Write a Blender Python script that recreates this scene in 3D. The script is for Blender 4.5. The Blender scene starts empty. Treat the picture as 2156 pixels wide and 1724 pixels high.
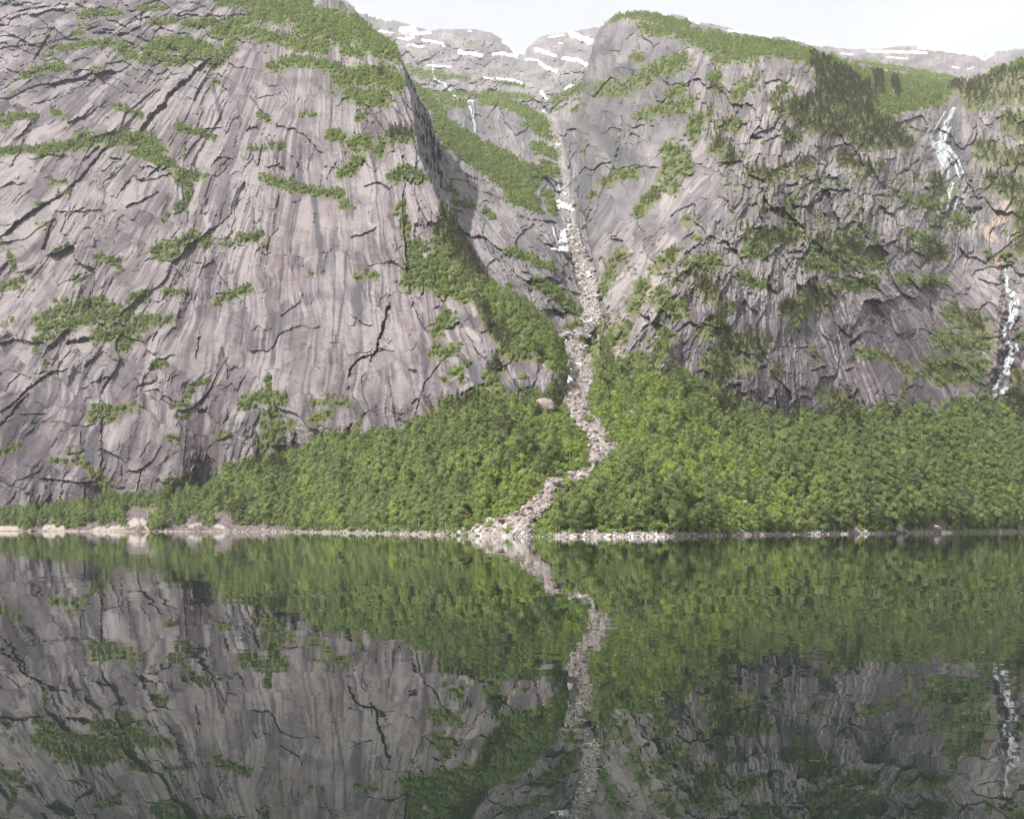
import bpy, math, random, time
import numpy as np
from mathutils import Vector, Euler

T0 = time.time()
rng = np.random.default_rng(7)
random.seed(7)
C = bpy.context.scene.collection
sc = bpy.context.scene

# ------------------------------------------------------------------ camera
F, CX, HY, CAM_H = 2097.0, 1078.0, 1110.0, 2.6        # focal length and horizon measured on the photograph, eye height in metres
cam_d = bpy.data.cameras.new('camera')
cam = bpy.data.objects.new('camera', cam_d)
C.objects.link(cam)
cam.location = (0, 0, CAM_H)
cam.rotation_euler = (math.pi / 2, 0, 0)
cam_d.sensor_width = 36.0
cam_d.lens = 36.0 * F / 2156.0
cam_d.shift_y = (HY - 862.0) / 2156.0
cam_d.clip_start = 0.2
cam_d.clip_end = 40000
sc.camera = cam

# ------------------------------------------------------------------ sun, sky, exposure
SUN_EL, SUN_AZ = math.radians(49), math.radians(-130)   # azimuth from +Y (view direction), negative = left
SUN_STRENGTH, SKY_STRENGTH = 4.4, 0.08
sd = Vector((math.sin(SUN_AZ) * math.cos(SUN_EL), math.cos(SUN_AZ) * math.cos(SUN_EL), math.sin(SUN_EL)))
sun_d = bpy.data.lights.new('sun', 'SUN')
sun_d.energy = SUN_STRENGTH
sun_d.angle = math.radians(0.53)
sun_d.color = (1.0, 0.968, 0.925)
sun = bpy.data.objects.new('sun', sun_d)
C.objects.link(sun)
sun.rotation_euler = sd.to_track_quat('Z', 'Y').to_euler()

w = bpy.data.worlds.new('World')
sc.world = w
w.use_nodes = True
nt = w.node_tree
nt.nodes.clear()
def N(nt, typ, **kw):
    n = nt.nodes.new(typ)
    for k, v in kw.items():
        setattr(n, k, v)
    return n
out = N(nt, 'ShaderNodeOutputWorld')
bg1 = N(nt, 'ShaderNodeBackground')
sky = N(nt, 'ShaderNodeTexSky', sky_type='NISHITA')
sky.sun_disc = False
sky.sun_elevation = SUN_EL
sky.sun_rotation = SUN_AZ
nt.links.new(sky.outputs[0], bg1.inputs[0])
bg1.inputs[1].default_value = SKY_STRENGTH
bg2 = N(nt, 'ShaderNodeBackground')                      # thin bright cloud sheet over the whole sky
bg2.inputs[0].default_value = (0.985, 0.992, 1.0, 1)
bg2.inputs[1].default_value = 0.55
tc = N(nt, 'ShaderNodeTexCoord')
mp = N(nt, 'ShaderNodeMapping')
mp.inputs['Scale'].default_value = (1.6, 1.6, 4.2)
nt.links.new(tc.outputs['Generated'], mp.inputs['Vector'])
nz = N(nt, 'ShaderNodeTexNoise')
nz.inputs['Scale'].default_value = 1.5
nz.inputs['Detail'].default_value = 5
nt.links.new(mp.outputs[0], nz.inputs['Vector'])
mr = N(nt, 'ShaderNodeMapRange')
mr.inputs['From Min'].default_value = 0.30
mr.inputs['From Max'].default_value = 0.62
mr.inputs['To Min'].default_value = 0.72
mr.inputs['To Max'].default_value = 0.97
nt.links.new(nz.outputs['Fac'], mr.inputs['Value'])
mx = N(nt, 'ShaderNodeMixShader')
nt.links.new(mr.outputs[0], mx.inputs[0])
nt.links.new(bg1.outputs[0], mx.inputs[1])
nt.links.new(bg2.outputs[0], mx.inputs[2])
nt.links.new(mx.outputs[0], out.inputs[0])

vs = sc.view_settings
vs.view_transform = 'Standard'
vs.look = 'None'
vs.exposure = 0.85
vs.gamma = 1.0
vs.use_curve_mapping = False
sc.render.engine = 'CYCLES'
sc.cycles.max_bounces = 5
sc.cycles.diffuse_bounces = 2
sc.cycles.glossy_bounces = 2
sc.cycles.transmission_bounces = 2
sc.cycles.transparent_max_bounces = 10
sc.cycles.volume_bounces = 1
sc.cycles.use_denoising = True
sc.cycles.denoiser = 'OPENIMAGEDENOISE'
sc.cycles.denoising_input_passes = 'RGB_ALBEDO_NORMAL'
sc.cycles.denoising_prefilter = 'ACCURATE'
sc.cycles.volume_step_rate = 10

# ------------------------------------------------------------------ noise toolbox
PERM = np.random.default_rng(11).permutation(4096).astype(np.int64)
GRA = np.random.default_rng(12).uniform(0, 2 * np.pi, 4096)
GX, GY = np.cos(GRA), np.sin(GRA)
RND = np.random.default_rng(13).random((4096, 4))

def hsh(i, j, seed=0):
    return PERM[(PERM[(i + seed * 131) & 4095] + j) & 4095]

def perlin(x, y, seed=0):
    xi = np.floor(x).astype(np.int64); yi = np.floor(y).astype(np.int64)
    fx = x - xi; fy = y - yi
    u = fx * fx * fx * (fx * (fx * 6 - 15) + 10); v = fy * fy * fy * (fy * (fy * 6 - 15) + 10)
    def g(a, b):
        h = hsh(xi + a, yi + b, seed)
        return GX[h] * (fx - a) + GY[h] * (fy - b)
    n0 = g(0, 0) * (1 - u) + g(1, 0) * u
    n1 = g(0, 1) * (1 - u) + g(1, 1) * u
    return (n0 * (1 - v) + n1 * v) * 1.42

def fbm(x, y, seed=0, octv=4, gain=0.5, lac=2.03):
    s = 0; a = 1.0; t = 0
    for k in range(octv):
        s = s + a * perlin(x, y, seed + k * 7); t += a
        a *= gain; x = x * lac + 13.7; y = y * lac + 7.3
    return s / t * 1.25

def ridged(x, y, seed=0, octv=4, gain=0.5):
    s = 0; a = 1.0; t = 0
    for k in range(octv):
        s = s + a * (1 - 2 * np.abs(perlin(x, y, seed + k * 7))); t += a
        a *= gain; x = x * 2.07 + 3.1; y = y * 2.07 + 9.2
    return s / t

def worley(x, y, seed=0, jit=0.9):
    xi = np.floor(x).astype(np.int64); yi = np.floor(y).astype(np.int64)
    f1 = np.full(x.shape, 9.0); f2 = f1.copy(); cid = np.zeros(x.shape, np.int64); cdx = np.zeros(x.shape); cdy = np.zeros(x.shape)
    for a in (-1, 0, 1):
        for b in (-1, 0, 1):
            h = hsh(xi + a, yi + b, seed)
            px = xi + a + 0.5 + (RND[h, 0] - 0.5) * jit; py = yi + b + 0.5 + (RND[h, 1] - 0.5) * jit
            dx = x - px; dy = y - py
            d = np.sqrt(dx * dx + dy * dy)
            c = d < f1
            f2 = np.where(c, f1, np.minimum(f2, d))
            cid = np.where(c, h, cid); cdx = np.where(c, dx, cdx); cdy = np.where(c, dy, cdy)
            f1 = np.where(c, d, f1)
    return f1, f2, cid, cdx, cdy

def sst(a, b, x):
    t = np.clip((x - a) / (b - a), 0, 1)
    return t * t * (3 - 2 * t)

def mixc(a, b, t):
    return a + (b - a) * t[..., None]

# ------------------------------------------------------------------ photo measurements -> places in the world
CROP = {1: (0, 0), 2: (719, 0), 3: (1438, 0), 4: (0, 575), 5: (719, 575), 6: (1438, 575)}
def pts(crop, L):
    ox, oy = CROP[crop]
    return [(x / 3.0 + ox, y / 3.0 + oy) for x, y in L]

def seg_dist(px, py, P):
    d = np.full(px.shape, 1e9)
    if len(P) == 1:
        return np.hypot(px - P[0][0], py - P[0][1])
    for (x0, y0), (x1, y1) in zip(P[:-1], P[1:]):
        vx, vy = x1 - x0, y1 - y0
        t = np.clip(((px - x0) * vx + (py - y0) * vy) / (vx * vx + vy * vy + 1e-9), 0, 1)
        d = np.minimum(d, np.hypot(px - x0 - t * vx, py - y0 - t * vy))
    return d

def in_poly(px, py, P):
    ins = np.zeros(px.shape, bool)
    n = len(P)
    for i in range(n):
        x0, y0 = P[i]; x1, y1 = P[(i + 1) % n]
        if y0 == y1:
            continue
        c = ((y0 > py) != (y1 > py)) & (px < (x1 - x0) * (py - y0) / (y1 - y0) + x0)
        ins ^= c
    return ins

def stroke_mask(px, py, strokes, soft=0.0):
    """signed: >0 inside. value = max over strokes of 1 - d/r"""
    m = np.full(px.shape, -9.0)
    for P, r in strokes:
        xs = [p[0] for p in P]; ys = [p[1] for p in P]; pad = r * 2.2 + 4
        x0, x1, y0, y1 = min(xs) - pad, max(xs) + pad, min(ys) - pad, max(ys) + pad
        if x1 < px.min() or x0 > px.max() or y1 < py.min() or y0 > py.max():
            continue
        if px.ndim == 2:                                    # regular grid: work on a window
            j0 = np.searchsorted(px[0], x0); j1 = np.searchsorted(px[0], x1); i0 = np.searchsorted(py[:, 0], y0); i1 = np.searchsorted(py[:, 0], y1)
            if j1 <= j0 or i1 <= i0:
                continue
            sl = (slice(i0, i1), slice(j0, j1))
            m[sl] = np.maximum(m[sl], 1 - seg_dist(px[sl], py[sl], P) / r)
        else:
            m = np.maximum(m, 1 - seg_dist(px, py, P) / r)
    return m

def poly_mask(px, py, P, soft=16.0, top=0.6):
    ins = in_poly(px, py, P)
    d = seg_dist(px, py, list(P) + [P[0]])
    return np.where(ins, np.minimum(d / soft, top), -d / soft)

def tps(ctrl):
    """smooth interpolation of log distance through control points (x, y, metres)"""
    A = np.array(ctrl, float)
    P = A[:, :2] / 300.0
    V = np.log(A[:, 2])
    def U(r2):
        return 0.5 * r2 * np.log(r2 + 1e-9)
    n = len(P)
    K = U(((P[:, None] - P[None]) ** 2).sum(-1)) + np.eye(n) * 0.02
    Q = np.c_[np.ones(n), P]
    M = np.block([[K, Q], [Q.T, np.zeros((3, 3))]])
    sol = np.linalg.solve(M, np.r_[V, np.zeros(3)])
    def f(px, py):
        x = px / 300.0; y = py / 300.0
        s = sol[n] + sol[n + 1] * x + sol[n + 2] * y
        for i in range(n):
            s = s + sol[i] * U((x - P[i, 0]) ** 2 + (y - P[i, 1]) ** 2)
        return np.exp(s)
    return f

def world(px, py, Y):
    return (px - CX) / F * Y, Y, CAM_H + (HY - py) / F * Y

# ------------------------------------------------------------------ object helpers
def tag(o, label=None, cat=None, group=None, kind=None):
    if label: o['label'] = label
    if cat: o['category'] = cat
    if group: o['group'] = group
    if kind: o['kind'] = kind
    return o

def mesh_from(name, V, Fc, mat=None, col=None, smooth=False):
    """V (n,3), Fc (m,4) or (m,3) index array"""
    me = bpy.data.meshes.new(name)
    V = np.ascontiguousarray(V, np.float32); Fc = np.ascontiguousarray(Fc, np.int32)
    k = Fc.shape[1]
    me.vertices.add(len(V)); me.vertices.foreach_set('co', V.ravel())
    me.loops.add(Fc.size); me.loops.foreach_set('vertex_index', Fc.ravel())
    me.polygons.add(len(Fc))
    me.polygons.foreach_set('loop_start', np.arange(0, Fc.size, k, dtype=np.int32))
    me.polygons.foreach_set('loop_total', np.full(len(Fc), k, np.int32))
    me.polygons.foreach_set('use_smooth', np.full(len(Fc), smooth, bool))
    if col is not None:
        a = me.color_attributes.new('Col', 'FLOAT_COLOR', 'POINT')
        a.data.foreach_set('color', np.c_[col, np.ones(len(col))].astype(np.float32).ravel())
    me.update()
    me.validate()
    if mat: me.materials.append(mat)
    return me

def link(name, me, parent=None, loc=None):
    o = bpy.data.objects.new(name, me)
    C.objects.link(o)
    if parent: o.parent = parent
    if loc is not None: o.location = loc
    return o

# ------------------------------------------------------------------ materials
def new_mat(name):
    m = bpy.data.materials.new(name)
    m.use_nodes = True
    nt = m.node_tree
    b = nt.nodes['Principled BSDF']
    return m, nt, b

def rock_material(name, scale, bump, rough=0.85, contrast=0.35):
    m, nt, b = new_mat(name)
    at = N(nt, 'ShaderNodeAttribute', attribute_name='Col')
    geo = N(nt, 'ShaderNodeNewGeometry')
    n1 = N(nt, 'ShaderNodeTexNoise')
    n1.inputs['Scale'].default_value = scale
    n1.inputs['Detail'].default_value = 6
    n1.inputs['Roughness'].default_value = 0.65
    nt.links.new(geo.outputs['Position'], n1.inputs['Vector'])
    mr = N(nt, 'ShaderNodeMapRange')
    mr.inputs['From Min'].default_value = 0.25; mr.inputs['From Max'].default_value = 0.75
    mr.inputs['To Min'].default_value = 1 - contrast; mr.inputs['To Max'].default_value = 1 + contrast
    nt.links.new(n1.outputs['Fac'], mr.inputs['Value'])
    mu = N(nt, 'ShaderNodeVectorMath', operation='SCALE')
    nt.links.new(at.outputs['Color'], mu.inputs[0]); nt.links.new(mr.outputs[0], mu.inputs['Scale'])
    nt.links.new(mu.outputs[0], b.inputs['Base Color'])
    b.inputs['Roughness'].default_value = rough
    b.inputs['Specular IOR Level'].default_value = 0.25
    bp = N(nt, 'ShaderNodeBump')
    bp.inputs['Strength'].default_value = 0.7
    bp.inputs['Distance'].default_value = bump
    nt.links.new(n1.outputs['Fac'], bp.inputs['Height'])
    nt.links.new(bp.outputs[0], b.inputs['Normal'])
    return m

M_ROCK = rock_material('granite', 0.9, 0.5, contrast=0.22)
M_FAR = rock_material('far granite', 0.35, 1.2, contrast=0.25)
M_SOIL = rock_material('forest floor', 0.9, 0.3)
M_STONE = None

def leaf_material(name, stops, trans=0.35):
    m, nt, b = new_mat(name)
    nt.nodes.remove(b)
    out = [n for n in nt.nodes if n.type == 'OUTPUT_MATERIAL'][0]
    ti = N(nt, 'ShaderNodeAttribute', attribute_name='tint', attribute_type='INSTANCER')
    at = N(nt, 'ShaderNodeAttribute', attribute_name='Col')
    sep = N(nt, 'ShaderNodeSeparateColor')
    nt.links.new(at.outputs['Color'], sep.inputs[0])
    ad = N(nt, 'ShaderNodeMath', operation='ADD')
    nt.links.new(ti.outputs['Fac'], ad.inputs[0]); nt.links.new(sep.outputs[0], ad.inputs[1])
    rp = N(nt, 'ShaderNodeValToRGB')
    cr = rp.color_ramp
    while len(cr.elements) < len(stops):
        cr.elements.new(0.5)
    for e, (p, c) in zip(cr.elements, stops):
        e.position = p; e.color = (*c, 1)
    nt.links.new(ad.outputs[0], rp.inputs[0])
    df = N(nt, 'ShaderNodeBsdfDiffuse'); tr = N(nt, 'ShaderNodeBsdfTranslucent')
    nt.links.new(rp.outputs[0], df.inputs[0])
    nt.links.new(rp.outputs[0], tr.inputs[0])
    mx = N(nt, 'ShaderNodeMixShader'); mx.inputs[0].default_value = trans
    nt.links.new(df.outputs[0], mx.inputs[1]); nt.links.new(tr.outputs[0], mx.inputs[2])
    nt.links.new(mx.outputs[0], out.inputs[0])
    return m

M_BIRCH = leaf_material('birch leaves', [(0.0, (0.137, 0.162, 0.079)), (0.35, (0.234, 0.286, 0.120)), (0.65, (0.296, 0.364, 0.138)), (1.0, (0.376, 0.470, 0.102))], 0.42)
M_SHRUB = leaf_material('shrub leaves', [(0.0, (0.137, 0.155, 0.066)), (0.35, (0.222, 0.278, 0.098)), (0.65, (0.285, 0.364, 0.114)), (1.0, (0.376, 0.470, 0.102))], 0.42)
M_PINE = leaf_material('pine needles', [(0.0, (0.070, 0.080, 0.045)), (0.5, (0.125, 0.145, 0.072)), (1.0, (0.185, 0.215, 0.092))], 0.3)

def plain(name, c, rough=0.8, var=0.25, scale=3.0):
    m, nt, b = new_mat(name)
    geo = N(nt, 'ShaderNodeTexCoord')
    n1 = N(nt, 'ShaderNodeTexNoise'); n1.inputs['Scale'].default_value = scale; n1.inputs['Detail'].default_value = 5
    nt.links.new(geo.outputs['Object'], n1.inputs['Vector'])
    rp = N(nt, 'ShaderNodeValToRGB')
    rp.color_ramp.elements[0].position = 0.3; rp.color_ramp.elements[1].position = 0.7
    rp.color_ramp.elements[0].color = (*[v * (1 - var) for v in c], 1)
    rp.color_ramp.elements[1].color = (*[min(1, v * (1 + var)) for v in c], 1)
    nt.links.new(n1.outputs['Fac'], rp.inputs[0])
    nt.links.new(rp.outputs[0], b.inputs['Base Color'])
    b.inputs['Roughness'].default_value = rough
    bp = N(nt, 'ShaderNodeBump'); bp.inputs['Strength'].default_value = 0.5; bp.inputs['Distance'].default_value = 0.1
    nt.links.new(n1.outputs['Fac'], bp.inputs['Height']); nt.links.new(bp.outputs[0], b.inputs['Normal'])
    return m
M_BARK = plain('birch bark', (0.50, 0.47, 0.43), 0.8, 0.4, 2.0)
M_PBARK = plain('pine bark', (0.20, 0.12, 0.08), 0.9, 0.3, 2.0)
M_DEAD = plain('bare weathered wood', (0.55, 0.52, 0.47), 0.8, 0.2, 2.0)
M_SNOW = plain('old snow', (0.60, 0.62, 0.645), 0.6, 0.10, 0.06)
def fall_material():
    m, nt, b = new_mat('white water')
    out = [n for n in nt.nodes if n.type == 'OUTPUT_MATERIAL'][0]
    at = N(nt, 'ShaderNodeAttribute', attribute_name='Col')
    b.inputs['Base Color'].default_value = (0.56, 0.59, 0.62, 1)
    b.inputs['Roughness'].default_value = 0.7
    tr = N(nt, 'ShaderNodeBsdfTransparent')
    mx = N(nt, 'ShaderNodeMixShader')
    nt.links.new(at.outputs['Fac'], mx.inputs[0])
    nt.links.new(tr.outputs[0], mx.inputs[1]); nt.links.new(b.outputs[0], mx.inputs[2])
    nt.links.new(mx.outputs[0], out.inputs[0])
    return m
M_FALL = fall_material()                                # spray thins towards the edges of each strand

def stone_material(name, stops, scale=1.3):
    """boulder: colour from the per-stone tint, speckle from noise"""
    m, nt, b = new_mat(name)
    ti = N(nt, 'ShaderNodeAttribute', attribute_name='tint', attribute_type='INSTANCER')
    geo = N(nt, 'ShaderNodeNewGeometry')
    n1 = N(nt, 'ShaderNodeTexNoise'); n1.inputs['Scale'].default_value = scale; n1.inputs['Detail'].default_value = 6
    nt.links.new(geo.outputs['Position'], n1.inputs['Vector'])
    ma = N(nt, 'ShaderNodeMath', operation='MULTIPLY_ADD')
    nt.links.new(n1.outputs['Fac'], ma.inputs[0]); ma.inputs[1].default_value = 0.6
    nt.links.new(ti.outputs['Fac'], ma.inputs[2])
    sb = N(nt, 'ShaderNodeMath', operation='SUBTRACT'); sb.inputs[1].default_value = 0.3
    nt.links.new(ma.outputs[0], sb.inputs[0])
    rp = N(nt, 'ShaderNodeValToRGB'); cr = rp.color_ramp
    while len(cr.elements) < len(stops):
        cr.elements.new(0.5)
    for e, (p, c) in zip(cr.elements, stops):
        e.position = p; e.color = (*c, 1)
    nt.links.new(sb.outputs[0], rp.inputs[0])
    nt.links.new(rp.outputs[0], b.inputs['Base Color'])
    b.inputs['Roughness'].default_value = 0.85
    b.inputs['Specular IOR Level'].default_value = 0.2
    return m
M_STONE = stone_material('stone', [(0.0, (0.11, 0.09, 0.088)), (0.4, (0.265, 0.215, 0.200)), (0.7, (0.385, 0.345, 0.320)), (1.0, (0.55, 0.535, 0.505))])

# ------------------------------------------------------------------ the big forms: distance of every landform
# control points: (x, y) measured on the photograph, distance in metres
D_LEFT = tps([(-160, 1120, 705), (0, 1085, 690), (200, 1060, 662), (400, 1010, 640), (640, 960, 590), (840, 930, 490), (950, 880, 450), (1190, 840, 405), (1100, 860, 420),
              (-160, 800, 790), (0, 800, 758), (300, 800, 712), (600, 800, 648), (800, 800, 540), (950, 780, 475), (1100, 760, 432), (1190, 790, 416),
              (-160, 500, 900), (0, 500, 852), (300, 500, 790), (600, 500, 722), (800, 500, 614), (880, 470, 590), (930, 500, 588), (980, 560, 548), (1100, 660, 485), (1180, 730, 448),
              (-160, 250, 1010), (0, 250, 960), (300, 250, 905), (600, 250, 825), (800, 250, 715), (855, 250, 700),
              (-160, 0, 1180), (0, 0, 1130), (300, 0, 1090), (600, 0, 1010), (700, 10, 970), (820, 100, 800),
              (-160, -150, 1350), (300, -150, 1290), (600, -120, 1220)])
D_RIGHT = tps([(1290, 650, 540), (1250, 560, 640), (1235, 500, 720), (1215, 430, 830), (1215, 330, 1000), (1230, 220, 1150), (1250, 100, 1250), (1290, 40, 1300),
               (1350, 600, 545), (1350, 500, 610), (1450, 500, 565), (1300, 300, 880), (1450, 300, 740), (1600, 300, 690), (1300, 100, 1130), (1450, 100, 950), (1600, 110, 900), (1700, 110, 930),
               (1300, 760, 485), (1400, 800, 450), (1480, 840, 443), (1680, 890, 488), (1990, 890, 580), (2156, 860, 640), (2300, 850, 690),
               (1350, 700, 500), (1500, 700, 488), (1700, 700, 553), (1900, 700, 620), (2050, 700, 675), (2156, 700, 665), (2300, 700, 700),
               (1600, 500, 580), (1800, 500, 640), (2000, 500, 742), (2090, 500, 790), (2156, 500, 740), (2300, 500, 780),
               (1800, 300, 772), (1950, 300, 870), (2000, 300, 945), (2050, 300, 940), (2156, 300, 870), (2300, 300, 880),
               (1600, 200, 770), (1800, 200, 905), (1900, 200, 1020), (1995, 215, 1090), (2080, 180, 1030), (2156, 160, 990), (2300, 120, 1000),
               (1390, 20, 1250), (1500, 50, 1200), (1650, 80, 1200), (1800, 125, 1220), (1900, 155, 1300), (2000, 170, 1300)])
D_GULLY = tps([(1235, 720, 558), (1235, 700, 573), (1235, 660, 612), (1225, 620, 650), (1212, 560, 705), (1180, 740, 550), (1280, 700, 575), (1200, 470, 765), (1190, 400, 870), (1180, 330, 1000), (1160, 250, 1200), (1150, 200, 1350),
               (1180, 700, 560), (1100, 610, 600), (1050, 560, 620), (1000, 500, 690), (950, 420, 770), (925, 350, 850), (1130, 500, 700), (1090, 440, 770), (1150, 590, 600),
               (940, 270, 1030), (1000, 330, 980), (1100, 380, 930), (1170, 420, 850), (1010, 400, 850),
               (1000, 275, 1270), (990, 212, 1420), (930, 230, 1250), (1120, 270, 1230), (1060, 215, 1480), (880, 180, 1300), (1240, 190, 1350), (1240, 300, 1080), (1260, 450, 850), (1280, 560, 690)])
D_FAR = tps([(900, 200, 1750), (990, 208, 1700), (1070, 212, 1750), (1160, 230, 1500), (950, 165, 1950), (1060, 165, 2000), (1150, 190, 1700), (1200, 170, 1800),
             (760, 15, 2700), (860, 60, 2650), (960, 60, 2700), (1050, 85, 2650), (1100, 115, 2750), (1140, 80, 2900), (1200, 65, 2900), (1280, 60, 2950), (900, 110, 2300), (1000, 110, 2300), (1180, 120, 2300), (1240, 120, 2300),
             (1000, 330, 1500), (1300, 330, 1500), (720, 330, 1700)])
D_PLAT = tps([(1350, 40, 1900), (1450, 38, 2000), (1560, 65, 2100), (1700, 90, 2200), (1840, 108, 2400), (1930, 97, 2700), (2060, 112, 2700), (2160, 108, 2500), (2300, 85, 2500),
              (1450, 80, 1500), (1650, 120, 1500), (1800, 150, 1600), (1900, 150, 1700), (2000, 165, 1700), (2100, 160, 1900), (2300, 160, 2000), (1700, 250, 1300), (2100, 260, 1500), (2300, 260, 1600)])
SHX = [-400, -200, 0, 440, 626, 720, 960, 1100, 1400, 1540, 1838, 2156, 2500]
SHD = [720, 700, 680, 600, 540, 460, 320, 272, 272, 318, 400, 530, 640]
def shore(px):
    return np.interp(px, SHX, SHD) * (1 + 0.008 * perlin(px / 37.0, px * 0 + 3.1, 91) + 0.012 * perlin(px / 130.0, px * 0 + 8.1, 92))
def D_FAN(px, py):
    wv = (HY - py) / F
    t = 0.37 + 0.06 * sst(1300, 1000, px) + 0.16 * sst(1700, 2000, px) + 0.16 * sst(1990, 2170, px) + 0.03 * fbm(px / 260.0, py / 160.0, 95, 2)
    Y = (shore(px) * t + CAM_H) / np.maximum(t - wv, 0.03)      # plane that rises from the waterline
    Y = Y + 3.0 * fbm(px / 90.0, py / 40.0, 93, 3) * sst(0.0, 0.03, wv)
    return Y

# ------------------------------------------------------------------ painted measurements: vegetation, cracks, stains
def S(c, L):
    return [(pts(c, p), r / 3.0) for p, r in L]
VEG_LEFT = S(1, [([(1380,5),(1700,30),(1950,40)],40), ([(1620,80),(1800,90),(2000,110),(2150,130)],72), ([(1900,180),(2050,200),(2150,230)],66), ([(1180,155),(1400,150),(1580,130)],32),
  ([(1370,205),(1600,210),(1750,240),(1900,290),(2050,300)],46), ([(940,330),(1050,280),(1180,280),(1300,320)],62), ([(1020,380),(1150,390),(1250,360)],36), ([(900,390),(980,370)],26),
  ([(1350,400),(1420,330),(1460,290)],46), ([(1720,430),(1850,390),(2000,400),(2150,450)],42), ([(500,100),(600,85),(750,85)],24), ([(890,65),(1040,55)],16), ([(370,315),(450,295),(600,275),(720,275)],24),
  ([(280,360),(330,345)],14), ([(760,290),(800,340),(840,350)],40), ([(150,475),(230,450),(330,415),(390,425)],30), ([(950,150),(1120,130)],20), ([(460,210),(520,215)],16),
  ([(0,960),(120,950),(250,950),(330,920)],27), ([(260,960),(400,930),(560,900),(660,870)],42), ([(700,890),(820,870),(950,900),(1010,950)],56), ([(480,850),(560,850)],22), ([(850,960),(980,1000),(1080,1040)],40),
  ([(1100,1080),(1180,1110),(1280,1110)],37), ([(1130,1150),(1200,1180),(1180,1260),(1120,1330)],30), ([(1060,1360),(1030,1410)],14), ([(0,740),(40,750),(100,740),(220,740)],26), ([(0,780),(50,790)],26),
  ([(330,710),(400,730)],22), ([(1120,805),(1250,840),(1350,870)],25), ([(720,670),(850,720),(890,740)],20), ([(1640,730),(1700,760)],20), ([(1350,530),(1380,530)],14), ([(1900,735),(1990,725)],16),
  ([(1660,1120),(1750,1160),(1880,1190),(1950,1210),(2100,1230),(2156,1240)],32), ([(980,1590),(1100,1550),(1230,1500),(1310,1530)],42), ([(1010,1640),(1120,1600)],24), ([(1510,1510),(1650,1490)],28),
  ([(1400,1550),(1460,1545)],16), ([(320,1160),(420,1150)],15), ([(360,1240),(430,1215)],14), ([(220,1300),(270,1290)],12), ([(360,1580),(430,1560)],16), ([(600,1620),(660,1640),(720,1650),(760,1700)],24),
  ([(2090,850),(2156,870)],40), ([(2100,600)],22), ([(930,850),(960,880)],20), ([(1720,920),(1780,930)],24), ([(1580,945),(1680,950)],15), ([(60,1610),(90,1700)],22)]) + \
 S(4, [([(230,300),(400,240),(560,200),(640,170)],42), ([(260,340),(450,330),(600,270),(650,230)],44), ([(640,290),(800,280),(900,310),(1060,295)],40), ([(620,400),(750,380),(860,360)],56), ([(780,470),(810,440)],42),
  ([(840,180),(900,150)],46), ([(220,420),(330,400)],26), ([(700,230),(750,220)],30), ([(340,180),(420,185)],16), ([(980,590),(1040,575)],30), ([(1360,190),(1430,150),(1570,105)],30), ([(1040,120),(1160,130)],26),
  ([(0,110),(60,80),(150,50)],26), ([(560,920),(680,880),(860,840)],30), ([(600,860),(680,860)],32), ([(670,940),(720,910)],24), ([(1180,800),(1210,740)],24), ([(1250,700),(1330,685)],17), ([(1540,830),(1650,790),(1780,800)],52),
  ([(1690,680),(1700,740)],26), ([(1680,930),(1720,900)],60), ([(1690,1000),(1830,960)],36), ([(1650,1080),(1740,1050)],50), ([(1780,1200),(1880,1190)],60), ([(1560,1200),(1640,1170)],42), ([(1980,820),(2150,805)],22),
  ([(1960,940),(2050,900)],36), ([(2080,880)],32), ([(1070,1045),(1110,1040)],22), ([(1380,1040),(1440,1020)],22), ([(500,1140),(500,1170)],27), ([(300,1180),(520,1200),(570,1270)],17), ([(0,1140),(60,1115),(120,1100)],20),
  ([(620,1290),(660,1320)],46), ([(680,1400),(720,1420)],42), ([(1050,1320),(1140,1310)],32), ([(1430,1290),(1480,1270)],42), ([(1080,850),(1180,835)],14), ([(1100,910),(1210,910)],13), ([(430,1130),(440,1100)],14)]) + \
 S(5, [([(560,1290-575*0)],1)]) + \
 S(5, [([(600,370),(680,280)],50), ([(620,520),(720,480)],36), ([(560,520),(600,480)],25), ([(640,680),(740,620),(800,560)],14), ([(930,640),(1000,610)],42), ([(960,700),(1000,780)],42), ([(1140,650)],22), ([(820,790),(900,770)],42),
  ([(600,900),(760,850),(900,850),(1000,850)],70), ([(480,950),(600,960)],52), ([(1340,760),(1400,850)],46), ([(100,30),(220,20)],27), ([(430,60),(560,40),(700,60)],70), ([(640,110),(760,100)],60), ([(0,830),(60,830)],20), ([(130,930),(80,1000)],20),
  ([(520,1050),(700,960)],40), ([(760,700),(750,640)],16)]) + \
 S(2, [([(0,200),(130,200),(250,270),(330,310)],110), ([(20,320),(120,330)],40), ([(0,500),(100,480),(230,480),(350,530)],72), ([(50,600),(150,620),(280,630)],56), ([(80,920),(150,910)],62), ([(330,860),(420,860)],56),
  ([(0,1100),(60,1070),(110,1010)],40), ([(240,980),(260,880)],36), ([(330,1130),(400,1080),(510,1130)],46), ([(0,1300),(60,1310)],27), ([(400,1400),(400,1460)],40), ([(380,1300),(350,1340)],30), ([(480,1560),(450,1660),(520,1690)],62), ([(100,760),(160,730)],20)])
FLANK = pts(5, [(370,60),(500,20),(560,-200),(610,-400),(640,-430),(740,-350),(800,-200),(880,-60),(900,0),(960,60),(1060,130),(1200,200),(1290,300),(1370,400),(1420,560),(1440,640),(1380,670),(1280,590),(1180,560),(1080,570),(1000,540),(960,430),(900,380),(860,250),(830,190),(780,200),(740,130),(640,170),(600,120),(480,100)])
PINE_LEFT = [FLANK] # plus strokes below
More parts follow.
